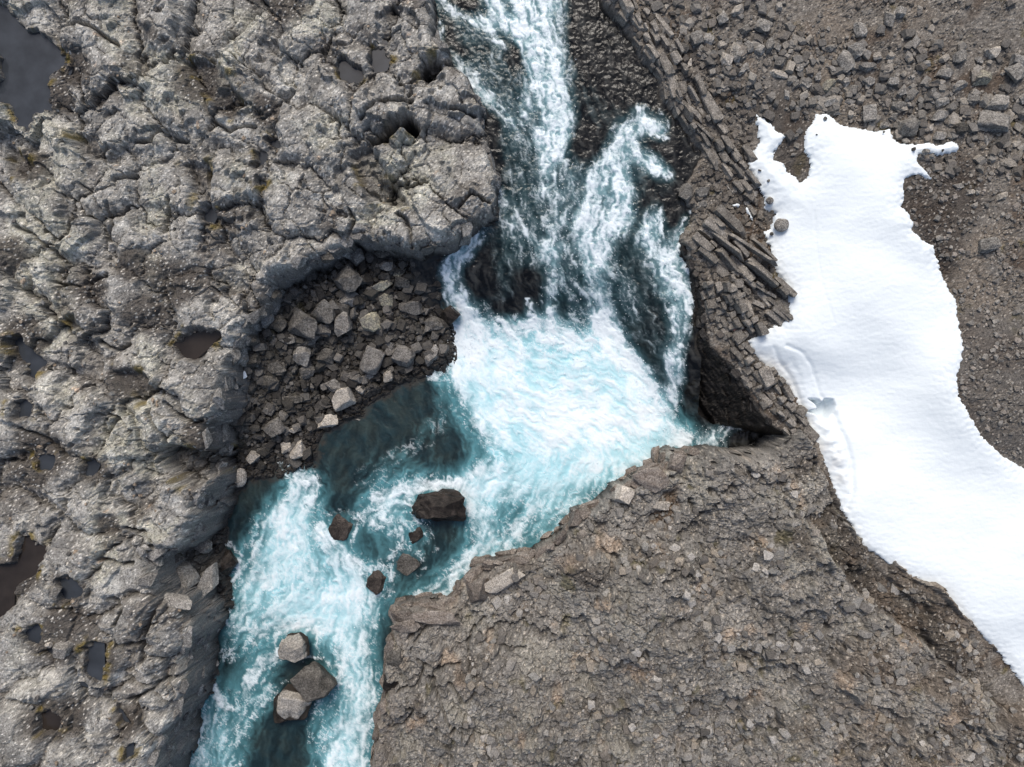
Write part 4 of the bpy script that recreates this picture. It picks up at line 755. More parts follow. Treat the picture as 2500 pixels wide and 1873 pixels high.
B4([
 (1655,805,215,150,20,G,"largest grey boulder of the scree field, right of the snow tongue"),
 (1100,840,150,140,-30,G,"big flat-topped grey boulder touching the snow's upper right edge"),
 (1685,680,170,110,-10,G,"long dark-grey boulder just above the largest scree boulder"),
 (1830,410,130,95,25,G,"pale pitted boulder at the right frame edge above the scree"),
 (1790,490,150,110,30,G,"slanting grey boulder under the pale pitted one at right edge"),
 (1580,515,105,95,0,LI,"round pale lichen-spotted boulder in the right of the scree"),
 (1440,850,95,90,20,DK,"rounded dark boulder left of the largest scree boulder"),
 (1310,760,125,80,-20,G,"wedge boulder between the flat-topped and the dark rounded boulder"),
 (850,745,105,135,15,G,"tall cracked boulder standing at the snow's upper edge"),
 (690,415,100,145,-25,G,"long upright grey boulder, left of the broad twin boulder"),
 (760,345,115,105,20,G,"broad angular boulder leaning on the long upright one"),
 (840,445,120,60,0,G,"low flat slab right of the long upright boulder"),
 (795,205,75,110,-20,G,"lone upright pale boulder above the scree band"),
 (985,130,85,120,-25,G,"tall wedge boulder below the square boulder near top edge"),
 (1050,90,80,75,-40,G,"square boulder leaning on the tall wedge near top edge"),
 (585,570,110,75,-40,LI,"lichen-speckled boulder left in the scree, two above the snow"),
 (590,665,110,75,-30,G,"smooth-faced boulder just above the snow's top lobe"),
 (270,490,125,50,20,TN,"long pale plank-shaped stone at the left end of the scree"),
 (280,410,95,65,0,G,"blocky stone above the long pale plank-shaped stone"),
 (200,310,75,85,60,G,"rounded stone third in the row at the scree's left end"),
 (145,335,70,80,70,G,"flat-faced stone second in the row at the scree's left end"),
 (75,315,55,80,-10,G,"narrow stone first in the row at the scree's left end"),
 (260,315,50,65,-30,G,"thin upright stone fourth in the row at the scree's left end"),
 (160,180,105,80,0,G,"low wide boulder on brown soil above the stone row"),
 (150,40,85,55,0,G,"flat oval boulder on bare soil near the top edge"),
 (1435,385,85,85,0,G,"dark upright boulder in the upper right of the scree"),
 (1660,350,110,80,-10,TN,"pale flat boulder right of the dark upright one"),
 (1340,485,105,75,0,G,"mottled boulder in the middle right of the scree"),
 (1440,565,110,60,-30,G,"sharp slanting slab beneath the mottled boulder"),
 (1050,700,105,65,0,G,"flat grey slab above the big flat-topped boulder"),
 (1010,540,75,70,-40,G,"triangular slab in the middle of the scree"),
 (750,600,75,80,30,G,"pointed boulder right of the lichen-speckled boulder"),
 (1120,640,95,50,-35,G,"narrow slanting slab, upper of two parallel ones mid scree"),
 (1075,600,90,50,-50,G,"narrow steep slab, left of two parallel ones mid scree"),
 (440,560,80,60,20,G,"angular stone below the small stone heap at scree's left"),
 (375,560,50,75,25,G,"leaning square stone right of the plank-shaped stone"),
 (340,530,45,60,30,G,"small cube stone at the end of the plank-shaped stone"),
 (520,510,50,65,20,G,"dark cube stone left of the lichen-speckled boulder"),
 (320,620,40,80,-15,G,"slim upright stone under the plank-shaped stone"),
 (1330,670,90,60,-20,G,"grey block just left of the smooth round block, right scree"),
 (1530,660,90,70,10,G,"smooth block left of the long dark-grey boulder"),
 (1310,890,90,70,-20,G,"shattered boulder low in the scree above the snow tongue"),
 (1250,840,45,60,20,TN,"small pale stone right of the big flat-topped boulder"),
 (1620,920,40,70,-10,G,"upright stone below the largest scree boulder"),
 (1860,650,80,70,-20,G,"boulder cut by the right frame edge, beside the long dark-grey one"),
 (1850,740,80,80,0,G,"grey block at right frame edge, right of the largest boulder"),
 (1872,865,50,65,0,G,"stone at right frame edge below the grey block"),
 (1720,1285,75,50,-10,TN,"lone pale triangular stone on bare ground right of the snow"),
 (1630,1600,140,100,-20,G,"low broad grey outcrop stone on the right slope"),
 (1440,1215,80,40,0,G,"flat stone on dark soil right of the snow tongue"),
 (1520,1255,50,35,0,TN,"small pale oval stone right of the flat stone on dark soil"),
 (1210,345,50,35,0,TN,"small pale diamond stone above the scree"),
 (1640,415,42,36,0,TN,"small pinkish tan stone under the pale flat boulder"),
 (910,375,70,50,0,TN,"tan stone, left of two on the gravel above the scree"),
 (995,370,60,50,0,TN,"tan stone, right of two on the gravel above the scree"),
 (610,320,80,50,-10,G,"flat dark stone above the long upright boulder"),
 (700,545,60,65,0,G,"dark stone under the long upright boulder"),
 (850,540,100,60,0,G,"wide cracked slab under the low flat slab"),
 (1320,545,50,45,0,TN,"small pale cube right of the narrow slanting slabs"),
 (730,670,75,42,0,G,"dark slab beneath the pointed boulder"),
 (960,820,70,45,0,G,"rounded slab on the snow edge left of the flat-topped boulder"),
 (1010,770,60,50,0,G,"grey stone at the upper left of the flat-topped boulder"),
 (880,815,50,45,0,G,"stone at the foot of the tall cracked boulder"),
 (660,650,60,42,30,TN,"pale stone right of the smooth-faced boulder"),
 (1270,600,62,48,0,G,"grey stone under the small pale cube"),
 (475,480,60,40,40,G,"slanted stone left of the dark cube stone"),
 (400,450,50,60,20,G,"dark stone inside the small heap at scree's left"),
 (640,740,60,36,0,G,"flat stone half on the snow's top edge"),
 (1370,1040,60,40,-20,DK,"dark stone on wet soil beneath the snow tongue"),
 (1700,1000,50,50,0,G,"grey stone at the right beside yellow moss"),
 (1570,400,60,44,30,G,"grey chip between the dark upright and the pale flat boulder"),
 (1480,720,40,36,10,TN,"small pale chip left of the largest scree boulder"),
 (1230,420,60,40,0,G,"small grey block on gravel above the mid scree"),
], 1800, 0, 2.673, "boulders of the scree field")
B4([
 (1600,80,110,70,-25,TN,"pale tilted block near the top edge, upper of two"),
 (1505,125,75,95,25,G,"angular block leaning below the pale tilted block"),
 (1590,12,90,40,0,G,"grey block cut by the top edge above the pale tilted block"),
 (1335,265,100,110,40,G,"split grey block, largest on the upper ledge"),
 (1410,270,80,70,30,G,"square block right of the split block on the upper ledge"),
 (1250,325,75,72,0,DK,"rounded dark block on the upper ledge"),
 (1175,325,60,60,20,G,"block left of the rounded dark block on the upper ledge"),
 (1600,360,90,130,-15,G,"tall smooth slab-boulder between ledge and scree"),
 (1530,395,85,95,0,TN,"tan squarish boulder touching the tall smooth slab-boulder"),
 (1640,455,40,95,40,G,"narrow slanting stone under the tall smooth slab-boulder"),
 (1675,310,55,80,-15,G,"upright stone right of the tall smooth slab-boulder"),
 (1770,180,105,90,0,G,"rounded grey boulder on brown soil left of the scree"),
 (1650,200,75,60,-20,G,"half-buried stone left of the rounded grey boulder"),
 (1130,200,60,80,-10,G,"upright block on the rim of the upper ledge"),
 (1295,410,30,80,15,TN,"thin pale splinter of rock on the upper ledge"),
 (1265,1262,95,100,30,G,"rounded cracked boulder at the river, left of a pair"),
 (1370,1258,105,72,-20,G,"flat boulder at the river, right of a pair"),
 (1370,1335,75,45,-10,G,"low block beneath the pair of river-side boulders"),
 (1700,1268,60,56,0,TN,"round tan stone beside the left snow lobe"),
 (1580,1240,55,36,20,G,"flat stone left of the round tan stone"),
 (1665,1325,50,40,20,G,"stone below the round tan stone near the snow"),
], 1200, 0, 2.673, "blocks fallen on the layered ledge")
B4([
 (293,1465,98,92,-40,G,"large smooth oval boulder on the snow's left edge",dict(rnd=.75, hz=.8)),
 (225,1300,50,52,0,G,"round grey stone on snow above the oval boulder",dict(rnd=.4)),
 (232,1380,24,28,0,DK,"small dark stone on snow between oval boulder and round stone"),
 (228,1525,26,30,40,DK,"small dark stone on snow just below the oval boulder"),
 (215,1170,20,24,0,G,"tiny grey stone on the left snow lobe"),
 (580,770,26,26,0,G,"small stone on the snow's top lobe"),
 (525,873,13,13,0,DK,"speck-sized dark pebble on the upper snow"),
 (1235,990,46,44,0,G,"rounded stone, larger of two melting out at the snow tongue"),
 (1275,1018,36,34,0,G,"rounded stone, smaller of two melting out at the snow tongue"),
 (1158,970,28,26,0,DK,"dark stone on the snow left of the tongue"),
 (1006,1295,16,12,0,DK,"lone dark pebble on snow near its right notch"),
 (155,1105,22,12,20,DK,"dark chip on the left snow lobe near the ledge"),
 (965,857,16,14,0,DK,"dark pebble on the snow's upper right margin"),
 (1350,980,16,22,0,DK,"dark pebble on the snow tongue"),
], 1800, 0, 2.673, "stones lying on the snow", snow=True)
B4([
 (940,335,185,180,60,M_ALC,"biggest rough boulder high in the rubble alcove"),
 (950,462,135,95,-20,M_ALC,"wedge under the biggest alcove boulder"),
 (790,545,150,150,30,M_ALC,"rounded speckled boulder in the middle of the alcove"),
 (655,620,215,170,20,M_ALC,"wide low boulder left of the rounded speckled one"),
 (790,665,90,85,30,M_ALC,"small block wedged beneath the rounded speckled boulder"),
 (905,620,150,180,25,M_ALC,"dark-sided tilted slab right of the rounded speckled boulder"),
 (1090,605,160,140,40,LI,"boulder with cream lichen patches in the alcove's middle"),
 (1345,515,150,110,-10,M_ALC,"split broad boulder in the upper right of the alcove"),
 (1190,460,95,125,-20,LI,"upright block with a yellow lichen cap"),
 (1160,365,135,80,-10,LI,"flat block with yellow lichen at its right end"),
 (1290,350,115,80,20,DK,"triangular dark block beside the yellow lichen flat block"),
 (1265,285,95,72,0,LI,"pale yellow lichen-covered block high in the alcove"),
 (1180,240,100,70,0,M_ALC,"low block above the yellow lichen flat block"),
 (985,175,130,115,30,M_ALC,"angular boulder touching the overhanging cliff foot"),
 (1155,160,110,60,0,DK,"dark slab high under the cliff"),
 (800,180,105,90,0,DK,"dark block in the cliff's shade at alcove top"),
 (640,815,145,140,30,M_ALC,"rounded block below the wide low boulder"),
 (800,830,120,110,0,DK,"shadowed pyramid block in the alcove hollow"),
 (1090,850,180,180,40,M_ALC,"big flat weathered slab in the lower alcove"),
 (1300,830,135,135,30,M_ALC,"rough cube right of the big weathered slab"),
 (1490,825,90,155,15,M_ALC,"tall pale wedge boulder at the water's edge by the falls"),
 (1500,620,130,105,20,M_ALC,"ridged boulder beside the falls"),
 (1600,565,140,140,10,BR,"wet brown rock at the foot of the left fall",dict(sink=.35)),
 (1210,765,85,80,0,M_ALC,"small rough block above the rough cube"),
 (985,970,125,76,0,M_ALC,"oval boulder above the large pale shore boulder"),
 (1080,950,60,64,0,M_ALC,"round stone right of the oval boulder"),
 (1200,960,70,95,30,TN,"smooth pale block at the pool's edge"),
 (1020,1050,68,56,0,TN,"small white-grey stone on the pool's shore"),
 (840,1020,115,90,0,M_ALC,"dull block left of the oval boulder"),
 (915,1110,150,185,25,TN,"large pale boulder on the pool's shore"),
 (800,1255,150,88,-15,TN,"flat tan slab at the waterline below the large pale boulder"),
 (670,930,95,125,30,M_ALC,"tilted dark block left in the lower alcove"),
 (425,990,135,120,20,DK,"dark square slab near the alcove's left wall"),
 (465,1295,140,155,30,M_ALC,"rough grey boulder in the alcove's lower left"),
 (535,1425,88,98,30,TN,"smooth tan boulder, left of a pair near the waterline"),
 (620,1440,105,140,20,TN,"smooth tan boulder, right and larger of a pair near the waterline"),
 (575,1310,62,42,0,TN,"small pale cobble above the tan pair"),
 (235,1620,85,130,10,TN,"pale oblong rock in the shallows under the left wall",dict(rnd=.4)),
 (545,715,105,72,0,M_ALC,"grey block left of the rounded block in alcove"),
 (680,735,100,52,-10,M_ALC,"flat block between the wide low boulder and the rounded block"),
 (480,900,130,100,0,DK,"dark flat boulder in the alcove's left"),
 (320,860,95,95,0,DK,"dark block near the tiny snow scrap"),
 (1510,430,100,72,0,DK,"dark stone beside the left fall"),
 (430,1180,95,80,0,M_ALC,"greyish block above the rough grey boulder"),
 (320,1480,95,85,-20,TN,"pinkish tan block by the left wall's foot"),
 (440,430,120,90,20,DK,"dark slab under the cliff at the alcove's upper left"),
 (490,610,120,110,40,DK,"dark tilted slab left of the wide low boulder"),
 (290,720,110,80,10,DK,"dark slab in the alcove's shaded left corner"),
 (310,1010,70,170,5,DK,"dark upright plank of rock by the alcove's left wall"),
 (590,1110,110,50,0,DK,"dark low slab in the lower alcove"),
 (1000,1240,60,40,0,M_ALC,"stone awash at the pool's shore"),
 (880,1040,60,60,0,M_ALC,"stone behind the large pale shore boulder"),
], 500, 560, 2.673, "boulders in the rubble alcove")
B4([
 (1340,275,290,190,5,BR,"large jagged brown rock standing midstream below the pool",dict(sink=.25, zfix=-8.3, hz=.8, rug=3.0)),
 (1210,440,110,110,30,BR,"dark wet rock just below the jagged midstream rock",dict(sink=.8, zfix=-8.35, hz=.4)),
 (815,395,150,160,10,BR,"low brown rock awash left of the midstream rock",dict(sink=.76, zfix=-8.3, hz=.4)),
 (1010,690,110,130,10,BR,"brown rock ringed with foam near the narrows",dict(sink=.78, zfix=-8.5, hz=.4)),
 (1165,590,150,140,0,DK,"submerged dark rock below the midstream rock",dict(sink=.86, zfix=-8.5, hz=.4)),
 (225,590,125,150,0,BR,"wet reddish-brown rock against the left bank",dict(sink=.4, zfix=-8.5)),
 (590,1010,160,150,-30,M_WTAN,"upper of three river boulders, pale-faced and angular",dict(sink=.2, zfix=-9.0, hz=1.1, rug=1.5)),
 (695,1185,200,150,45,DK,"middle of three river boulders, rounded and dark-topped",dict(sink=.2, zfix=-9.1, hz=1.1, rnd=.2)),
 (590,1300,175,165,20,M_WTAN,"lowest of three river boulders, pale with dark wet skirt",dict(sink=.2, zfix=-9.2, hz=1.0)),
 (520,1340,110,150,10,BR,"dark wet rock at the left side of the lowest river boulder",dict(sink=.4, zfix=-9.2)),
 (1115,1080,110,110,0,DK,"dark round boulder lodged in a notch of the spur's cliff",dict(zfix=-5.0, rnd=.3)),
 (1100,1190,115,110,0,BR,"reddish-brown boulder below the round one at the spur's cliff",dict(zfix=-5.6, rnd=.3)),
], 450, 1100, 2.144, "rocks in the river")
B4([
 (1200,320,150,95,10,G,"smooth dark boulder in the left-bank recess"),
 (1120,490,190,135,20,G,"pale smooth boulder filling the left-bank recess"),
 (1250,520,150,230,20,G,"tall split boulder at the recess mouth beside the river"),
 (1010,460,95,95,20,G,"block in the inner part of the recess"),
 (920,420,100,62,10,G,"flat stone high in the left-bank recess"),
 (1090,640,215,80,10,G,"long flat slab closing the recess at its lower side"),
 (985,350,80,60,-20,G,"small block under the round cliff block"),
 (1090,380,90,70,0,DK,"dark stone between the recess boulders"),
 (390,935,125,115,-30,G,"rough block between dark pools on the left plateau"),
 (300,920,42,36,-20,TN,"small white stone at a dark pool's rim on the left plateau"),
 (340,600,60,80,20,G,"crumbled stone left of the round dark pool"),
], 0, 1200, 2.461, "boulders along the left bank")
for a in [(1225,1418,120,46,-25,TN,"pale tan slab on the spur's rim above the rapids"),(1165,1440,60,70,20,M_SPUR,"brown corner block at the bend of the spur's rim"),(1060,1505,135,40,4,M_SPUR,"long plank-like slab jutting out at the narrows"),(985,1502,60,30,0,M_SPUR,"upper square end block of the jutting slab"),(990,1526,75,32,2,M_SPUR,"lower cracked block under the jutting slab"),
          (1523,1207,44,44,10,TN,"peach-coloured block on the spur's rim above the pool"),(1588,1168,100,62,10,M_SPUR,"broad flat rim block at the head of the spur"),(1648,1132,64,52,-30,M_SPUR,"topmost rounded block on the spur's head"),(1610,1235,50,24,0,TN,"pale flat stone inside the rim of the spur"),(1600,1345,26,18,10,TN,"cream stone beside the brown hollow on the spur")]:
    boulder(*a[:5], a[5], a[6], group="rim rocks of the spur", sink=.35)
boulder(1803, 806, 34, 22, 0, rock_material("stone_reddish", base=(0.16, 0.10, 0.085)), "reddish flat stone beside the snow under the ledge corner", group="blocks fallen on the layered ledge")

P, F = rock_shape(4242, 2, nplanes=9); x, y, z = place(585, 915)
me = make_mesh('snow_patch', P * np.array([.17, .21, .07]), F, {"Col": np.tile(C(0.82, 0.86, 0.88), (len(P), 1))}); o = link('snow_patch', me, M_SNOW); o.location = (x, y, z + .09)
tag(o, "tiny bright snow scrap on dark rubble by the alcove's left wall", "snow")

# ------------------------------------------------------------------ jointed rock along the cliff faces: blocks that belong to the banks
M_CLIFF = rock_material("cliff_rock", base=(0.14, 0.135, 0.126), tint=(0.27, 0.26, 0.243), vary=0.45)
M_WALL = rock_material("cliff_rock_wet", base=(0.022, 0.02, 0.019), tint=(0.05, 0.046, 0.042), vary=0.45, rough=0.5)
def face_blocks(poly, i0, i1, parent, mat, step, seed, lo=0.45, hi=1.0, inset=0.12, layers=2, zlo=-99, name='rock_block'):
    r = random.Random(seed); pts = [np.array(p) for p in poly[i0:i1]]
    for a, b in zip(pts[:-1], pts[1:]):
        L_ = np.linalg.norm(b - a); t_ = (b - a) / max(L_, 1e-6); nrm = np.array([-t_[1], t_[0]])
        s_ = r.uniform(0, step)
        while s_ < L_:
            p = a + t_ * s_
            q1 = p + nrm * 0.7; q2 = p - nrm * 0.7; z1, z2 = float(tz(*q1)), float(tz(*q2))
            top, foot = max(z1, z2), min(z1, z2); inn = nrm if z1 > z2 else -nrm
            s_ += step * r.uniform(.6, 1.4)
            if top - foot < 0.5: continue
            for l_ in range(layers):
                w_ = r.uniform(lo, hi); d_ = r.uniform(.35, .6) * w_ + .15; h_ = r.uniform(.35, .7) * min(top - foot, 1.6) / layers * 1.6
                zc = foot + (top - foot) * (l_ + r.uniform(.25, .75)) / layers - 0.05
                P, F = rock_shape(seed * 977 + int(s_ * 100) + l_ * 31 + int(p[0] * 50) % 999 + 5000, 2, nplanes=7)
                me = make_mesh(name, P * np.array([w_ * .6, d_ * .5, h_ * .6]), F)
                o = link(name, me, mat, parent); pc = p - inn * (0.02 + (layers - 1 - l_) * 0.13 + r.uniform(-.10, .08))
                o.location = (pc[0], pc[1], min(zc, top - h_ * .45)); o.rotation_euler = (r.gauss(0, .12), r.gauss(0, .12), math.atan2(t_[1], t_[0]) + r.gauss(0, .15))
spur_root = bpy.data.objects['rock_spur']; scree_root = bpy.data.objects['scree_slope']
def li(poly, xy): return min(range(len(poly)), key=lambda k: (poly[k][0] - xy[0]) ** 2 + (poly[k][1] - xy[1]) ** 2)
PL, PS, PR = wpoly(LEFT), wpoly(SPUR), wpoly(RIGHT)
face_blocks(PL, li(LEFT, (1045,11)), li(LEFT, (914,580)) + 1, plateau_root, M_CLIFF, 0.9, 71, layers=1)
face_blocks(PL, li(LEFT, (914,580)), li(LEFT, (520,1012)) + 1, plateau_root, M_CLIFF, 0.75, 72)
face_blocks(PL, li(LEFT, (520,1012)), li(LEFT, (366,1318)) + 1, plateau_root, M_CLIFF, 0.75, 73)
face_blocks(PL, li(LEFT, (528,1478)), li(LEFT, (427,1873)) + 1, plateau_root, M_CLIFF, 0.7, 74, layers=3)
face_blocks(PS, li(SPUR, (908,1873)), len(SPUR), spur_root, M_SPUR, 0.5, 75, hi=1.2)
face_blocks(PS, 0, li(SPUR, (1763,1114)), spur_root, M_SPUR, 0.5, 76, hi=1.2)
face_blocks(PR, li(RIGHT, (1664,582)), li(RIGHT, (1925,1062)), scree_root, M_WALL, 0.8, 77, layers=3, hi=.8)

# ------------------------------------------------------------------ layered ledge: rows of blocks on the right bank
def block_mesh(L, Wd, Hh, seed):
    r = np.random.RandomState(seed); c = 0.09 * min(L, Wd, Hh)
    vs_ = []; 
    bm = bmesh.new(); bmesh.ops.create_cube(bm, size=1)
    for v_ in bm.verts:
        v_.co = (v_.co.x * L * r.uniform(.86, 1.0), v_.co.y * Wd * r.uniform(.84, 1.0), v_.co.z * Hh * r.uniform(.93, 1.0))
    bmesh.ops.bevel(bm, geom=bm.edges[:], offset=c, segments=1, affect='EDGES')
    for v_ in bm.verts: v_.co += Vector((r.uniform(-1, 1), r.uniform(-1, 1), r.uniform(-1, 1))) * c * 0.9
    for k_ in range(3):
        q_ = Vector((r.uniform(-1, 1), r.uniform(-1, 1), r.uniform(.1, .9))).normalized(); sup = max(q_.dot(v_.co) for v_ in bm.verts)
        g_ = bmesh.ops.bisect_plane(bm, geom=bm.verts[:] + bm.edges[:] + bm.faces[:], plane_co=q_ * sup * r.uniform(.72, .97), plane_no=q_, clear_outer=True)
        ed = [e for e in g_['geom_cut'] if isinstance(e, bmesh.types.BMEdge)]
        if len(ed) >= 3: bmesh.ops.contextual_create(bm, geom=ed)
    bmesh.ops.triangulate(bm, faces=bm.faces[:])
    me = bpy.data.meshes.new('rock_slab'); bm.to_mesh(me); bm.free(); me.materials.append(M_STRAT); return me
ledge = bpy.data.objects.new('layered_rock_ledge', None); COL.objects.link(ledge); ledge.location = (0, 0, 0)
tag(ledge, "brown layered rock ledge of jointed blocks along the right bank", "rock ledge")
nslab = [0]
def row(path, off, wid, lmin, lmax, zoff, seed, clip=None, cross=0.0, drop=0.0):
    r = random.Random(seed); P = [np.array(p, float) for p in path]
    segs = [(a, b) for a, b in zip(P[:-1], P[1:])]; tot = sum(np.linalg.norm(b - a) for a, b in segs); s = r.uniform(0, 15)
    while s < tot:
        l = r.uniform(lmin, lmax) * r.choice([.5, .7, 1, 1, 1.5, 2.0]); q = s + l / 2; acc_ = 0
        for a, b in segs:
            n_ = np.linalg.norm(b - a)
            if acc_ + n_ >= q or (b is segs[-1][1]):
                d_ = (b - a) / n_; c_ = a + d_ * (q - acc_); break
            acc_ += n_
        nrm = np.array([d_[1], -d_[0]])                      # towards the upper right in the picture
        pc = c_ + nrm * (off + r.gauss(0, 3.2)); s += l + r.uniform(0.2, 1.5)
        if clip and not clip(pc[0], pc[1]): continue
        if r.random() < drop: continue
        z = -1.5
        for _ in range(4): x, y = W(pc[0], pc[1], z); z = float(rb(np.array(x), np.array(y)))
        f_ = K * (H - z)
        wloc = wid * r.choice([.6, .85, 1, 1.1, 1.35, 1.9])
        hh_ = r.uniform(.5, .8)
        me = block_mesh(l * f_, wloc * f_, hh_, seed * 1000 + nslab[0])
        o = link('rock_slab', me, M_STRAT, ledge); nslab[0] += 1
        o.location = (x, y, z + zoff + r.gauss(0, .12) - hh_ * 0.25)
        o.rotation_euler = (r.gauss(0, .13), r.gauss(0, .13), math.atan2(-d_[1], d_[0]) + r.gauss(0, .10) + cross)
UP = [(1470,-30),(1500,18),(1530,58),(1556,100),(1582,142),(1612,188),(1625,230),(1652,278),(1686,324),(1722,370),(1765,430),(1810,490),(1850,545)]
for i, (o_, wd_) in enumerate([(4, 11), (15, 12), (27, 11), (38, 11), (50, 12), (62, 12), (76, 13)]):
    row(UP, o_, wd_, 24, 58, [-.1, .1, .2, -.02, .16, .02, .16][i], 10 + i, clip=lambda a, b: not (b > 250 and a > 1838), drop=[.05, .03, .05, .2, .25, .45, .6][i])
FAN = [(1668,590),(1720,630),(1775,680),(1830,730),(1880,775),(1908,797)]
for i, o_ in enumerate([-3, 8, 19, 30, 41, 53, 66, 80, 94]):
    row(FAN, o_, 12, 30, 80, -.15 + 0.13 * i + (.07 if i % 2 else -.05), 30 + i, clip=lambda a, b: sdf(np.array([a]), np.array([b]), [(p[0], p[1]) for p in SNOW], 20)[0] > 2 and a > 1660)
LOW = [(1705,690),(1722,760),(1745,815),(1775,862),(1803,900),(1828,940),(1852,975),(1875,1010),(1915,1050),(1950,1085)]
for i, o_ in enumerate([4, 18, 32, 46, 60, 74, 88]):
    row(LOW, o_, 15, 15, 30, -.05 + 0.09 * i, 50 + i, clip=lambda a, b: sdf(np.array([a]), np.array([b]), [(p[0], p[1]) for p in SNOW], 20)[0] > 2 and sdf(np.array([a]), np.array([b]), [(1655,560),(1925,810),(1940,690),(1860,540)], 20)[0] > 0)

# ------------------------------------------------------------------ countless smaller stones: one mesh per stretch of ground
PRO = [rock_shape(9000 + i, 0, nplanes=7, bevel=0) for i in range(24)]
import re
used_labels = set()
def near_label(px, py, c, s, fallback):
    tone = 'pale' if c.mean() > 0.2 else 'dark' if c.mean() < 0.085 else 'grey'
    for q in sorted(placed, key=lambda p: (p[0] - px) ** 2 + (p[1] - py) ** 2)[:3]:
        if math.hypot(q[0] - px, q[1] - py) > 75: break
        short = re.split(r',| in the| at the| at its| of the| on the| above| below| under| beneath| beside| touching| left| right| near| high| low | cut| between| lying| two| third| second| first| fourth| half| standing| behind| inside| from', q[3])[0]
        dx, dy = px - q[0], py - q[1]
        d = ('right of' if dx > 0 else 'left of') if abs(dx) > abs(dy) else ('below' if dy > 0 else 'above')
        t = f"{'small ' if s < 22 else 'mid-sized '}{tone} stone just {d} the {short}"
        if len(short.split()) > 2 and t not in used_labels and len(t.split()) <= 16:
            used_labels.add(t); return t
    return fallback
def rubble(name, label, n, region, smin, smax, cols, seed, labs, dens=None, sink=0.25, single=0, slabel="", sgroup="", pw=1.8):
    r = np.random.RandomState(seed); Ps = np.array(region); lo = Ps.min(0); hi = Ps.max(0); V_ = []; F_ = []; C_ = []; k = 0
    cand = r.uniform(lo, hi, (n * 14, 2)); ins = sdf(cand[:, 0].astype(f32), cand[:, 1].astype(f32), region, 30) < -2
    insn = sdf(cand[:, 0].astype(f32), cand[:, 1].astype(f32), [(p[0], p[1]) for p in SNOW], 30) > 1
    cand = cand[ins & insn]
    if dens is not None: cand = cand[r.rand(len(cand)) < np.clip(dens(cand[:, 0], cand[:, 1]), 0, 1)]
    cand = cand[:n]; size = smin * (smax / smin) ** (r.rand(len(cand)) ** pw); order = np.argsort(-size)
    for q, a in enumerate(order):
        px, py = cand[a]; s = size[a]
        x, y, z = place(px, py, 5); f_ = K * (H - z)
        if LAB[np.clip(np.searchsorted(AY, y), 0, len(AY) - 1), np.clip(np.searchsorted(AX, x), 0, len(AX) - 1)] not in labs: continue
        P, PF = PRO[r.randint(len(PRO))]; nv = len(P)
        P = P * (s * f_ / 2 * np.array([r.uniform(.75, 1.3), r.uniform(.6, 1.0), r.uniform(.4, .75)])); t = r.uniform(0, 6.28)
        R = np.array([[math.cos(t), -math.sin(t), 0], [math.sin(t), math.cos(t), 0], [0, 0, 1]])
        c_ = np.array(cols[r.randint(len(cols))]) * r.uniform(.75, 1.3); P = P @ R.T; zc = z + s * f_ * 0.3 * (1 - 2 * sink)
        if single > 0:
            single -= 1; lab_ = near_label(px, py, c_, s, slabel)
            me = make_mesh('stone', P, PF, {"Col": np.tile(c_, (nv, 1)), "wet": np.zeros(nv)})
            o = link('stone', me, M_TER); o.location = (x, y, zc); tag(o, lab_, "stone", sgroup); continue
        V_.append(P + [x, y, zc]); F_.append(PF + k); C_.append(np.tile(c_, (nv, 1))); k += nv
    V_ = np.concatenate(V_); at = {"Col": np.concatenate(C_), "wet": np.zeros(len(V_))}
    return tag(link(name, make_mesh(name, V_, np.concatenate(F_), at), M_TER), label, "stones", kind='stuff')
def clump(a, b, sc, seed, lo=-0.2, hi=0.35): return ss(lo, hi, fbm(a / sc, b / sc, 3, seed))
gcol = [(0.17, 0.158, 0.142), (0.21, 0.197, 0.178), (0.25, 0.232, 0.205), (0.13, 0.12, 0.108), (0.19, 0.17, 0.147)]
TR = [(1560,-20),(2520,-20),(2520,430),(2250,440),(1990,300),(1950,440),(1900,300),(1840,330),(1700,200)]
rubble('scree_stones', "small grey stones strewn among the scree boulders", 2000, TR, 5, 32, [tuple(.88 * q for q in c) for c in gcol] + [(0.26, 0.235, 0.2)], 1, (4,), single=80, slabel="small loose stone between the boulders of the scree field", sgroup="smaller stones of the scree", pw=2.3,
       dens=lambda a, b: (0.12 + 0.88 * np.exp(-((b - (130 + (a - 1750) * 0.26)) / 95) ** 2)) * (0.1 + 0.9 * clump(a, b, 75, 704, -0.3, 0.2)))
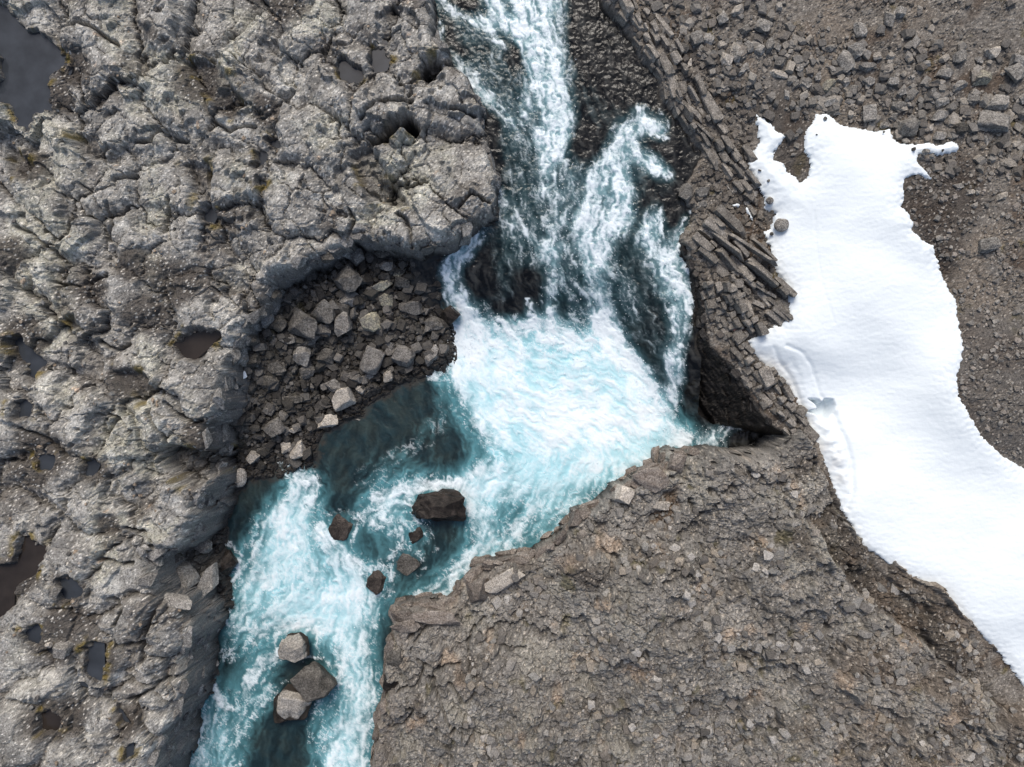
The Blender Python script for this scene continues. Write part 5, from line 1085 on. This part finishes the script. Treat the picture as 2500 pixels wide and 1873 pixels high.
rubble('slope_gravel', "loose gravel and stones on the brown slope right of the snow", 900, [(2200,380),(2520,380),(2520,1140),(2440,1100),(2340,950),(2350,850),(2300,650),(2200,520)], 5, 16, gcol + [(0.26, 0.23, 0.2)], 2, (4,), dens=lambda a, b: 0.15 + 0.85 * clump(a, b, 80, 702))
rubble('alcove_stones', "dark small rubble between the alcove boulders", 1300, [(560,700),(650,690),(760,625),(850,600),(1040,610),(1080,690),(1090,870),(960,925),(880,960),(790,1030),(750,1130),(620,1140),(565,1050),(545,850)], 9, 34, [(0.06, 0.056, 0.05), (0.085, 0.079, 0.072), (0.125, 0.117, 0.106), (0.042, 0.039, 0.036)], 3, (1,), single=70, slabel="dark rubble stone between the boulders of the alcove", sgroup="smaller stones of the alcove", pw=2.0)
rubble('spur_stones', "weathered grey and tan stones covering the lower right spur", 4200, [(1150,1560),(1160,1430),(1300,1400),(1480,1250),(1620,1150),(1900,1140),(2020,1180),(2090,1320),(2300,1470),(2490,1680),(2520,1900),(1120,1900)], 5, 30, gcol + [(0.33, 0.31, 0.28), (0.2, 0.188, 0.17), (0.27, 0.235, 0.19), (0.22, 0.21, 0.19)], 4, (5,), dens=lambda a, b: 0.05 + 0.95 * clump(a, b, 110, 701, -0.05, 0.35), single=70, slabel="loose weathered stone lying on the lower right spur", sgroup="larger loose stones of the spur", pw=2.6, sink=.35)
rubble('ledge_chips', "broken chips lying on and beside the layered ledge", 1500, [(1480,-10),(1640,-10),(1840,260),(1830,420),(1870,520),(1910,700),(1930,780),(1830,800),(1860,900),(1960,1060),(1900,1040),(1800,900),(1720,790),(1690,640),(1670,570),(1690,440),(1720,380),(1600,150)], 6, 22, [(0.13, 0.115, 0.098), (0.17, 0.152, 0.13), (0.09, 0.08, 0.07)], 5, (4,))
rubble('plateau_stones', "loose lichen-grey stones on the left plateau", 700, [(-10,-10),(1030,-10),(1060,150),(1000,560),(760,600),(600,740),(520,960),(500,1300),(300,1300),(500,1500),(420,1880),(-10,1880)], 4, 13, [(0.16, 0.155, 0.145), (0.22, 0.215, 0.2), (0.11, 0.105, 0.098), (0.3, 0.24, 0.18)], 6, (3,), dens=lambda a, b: clump(a, b, 70, 703, 0.0, 0.4))
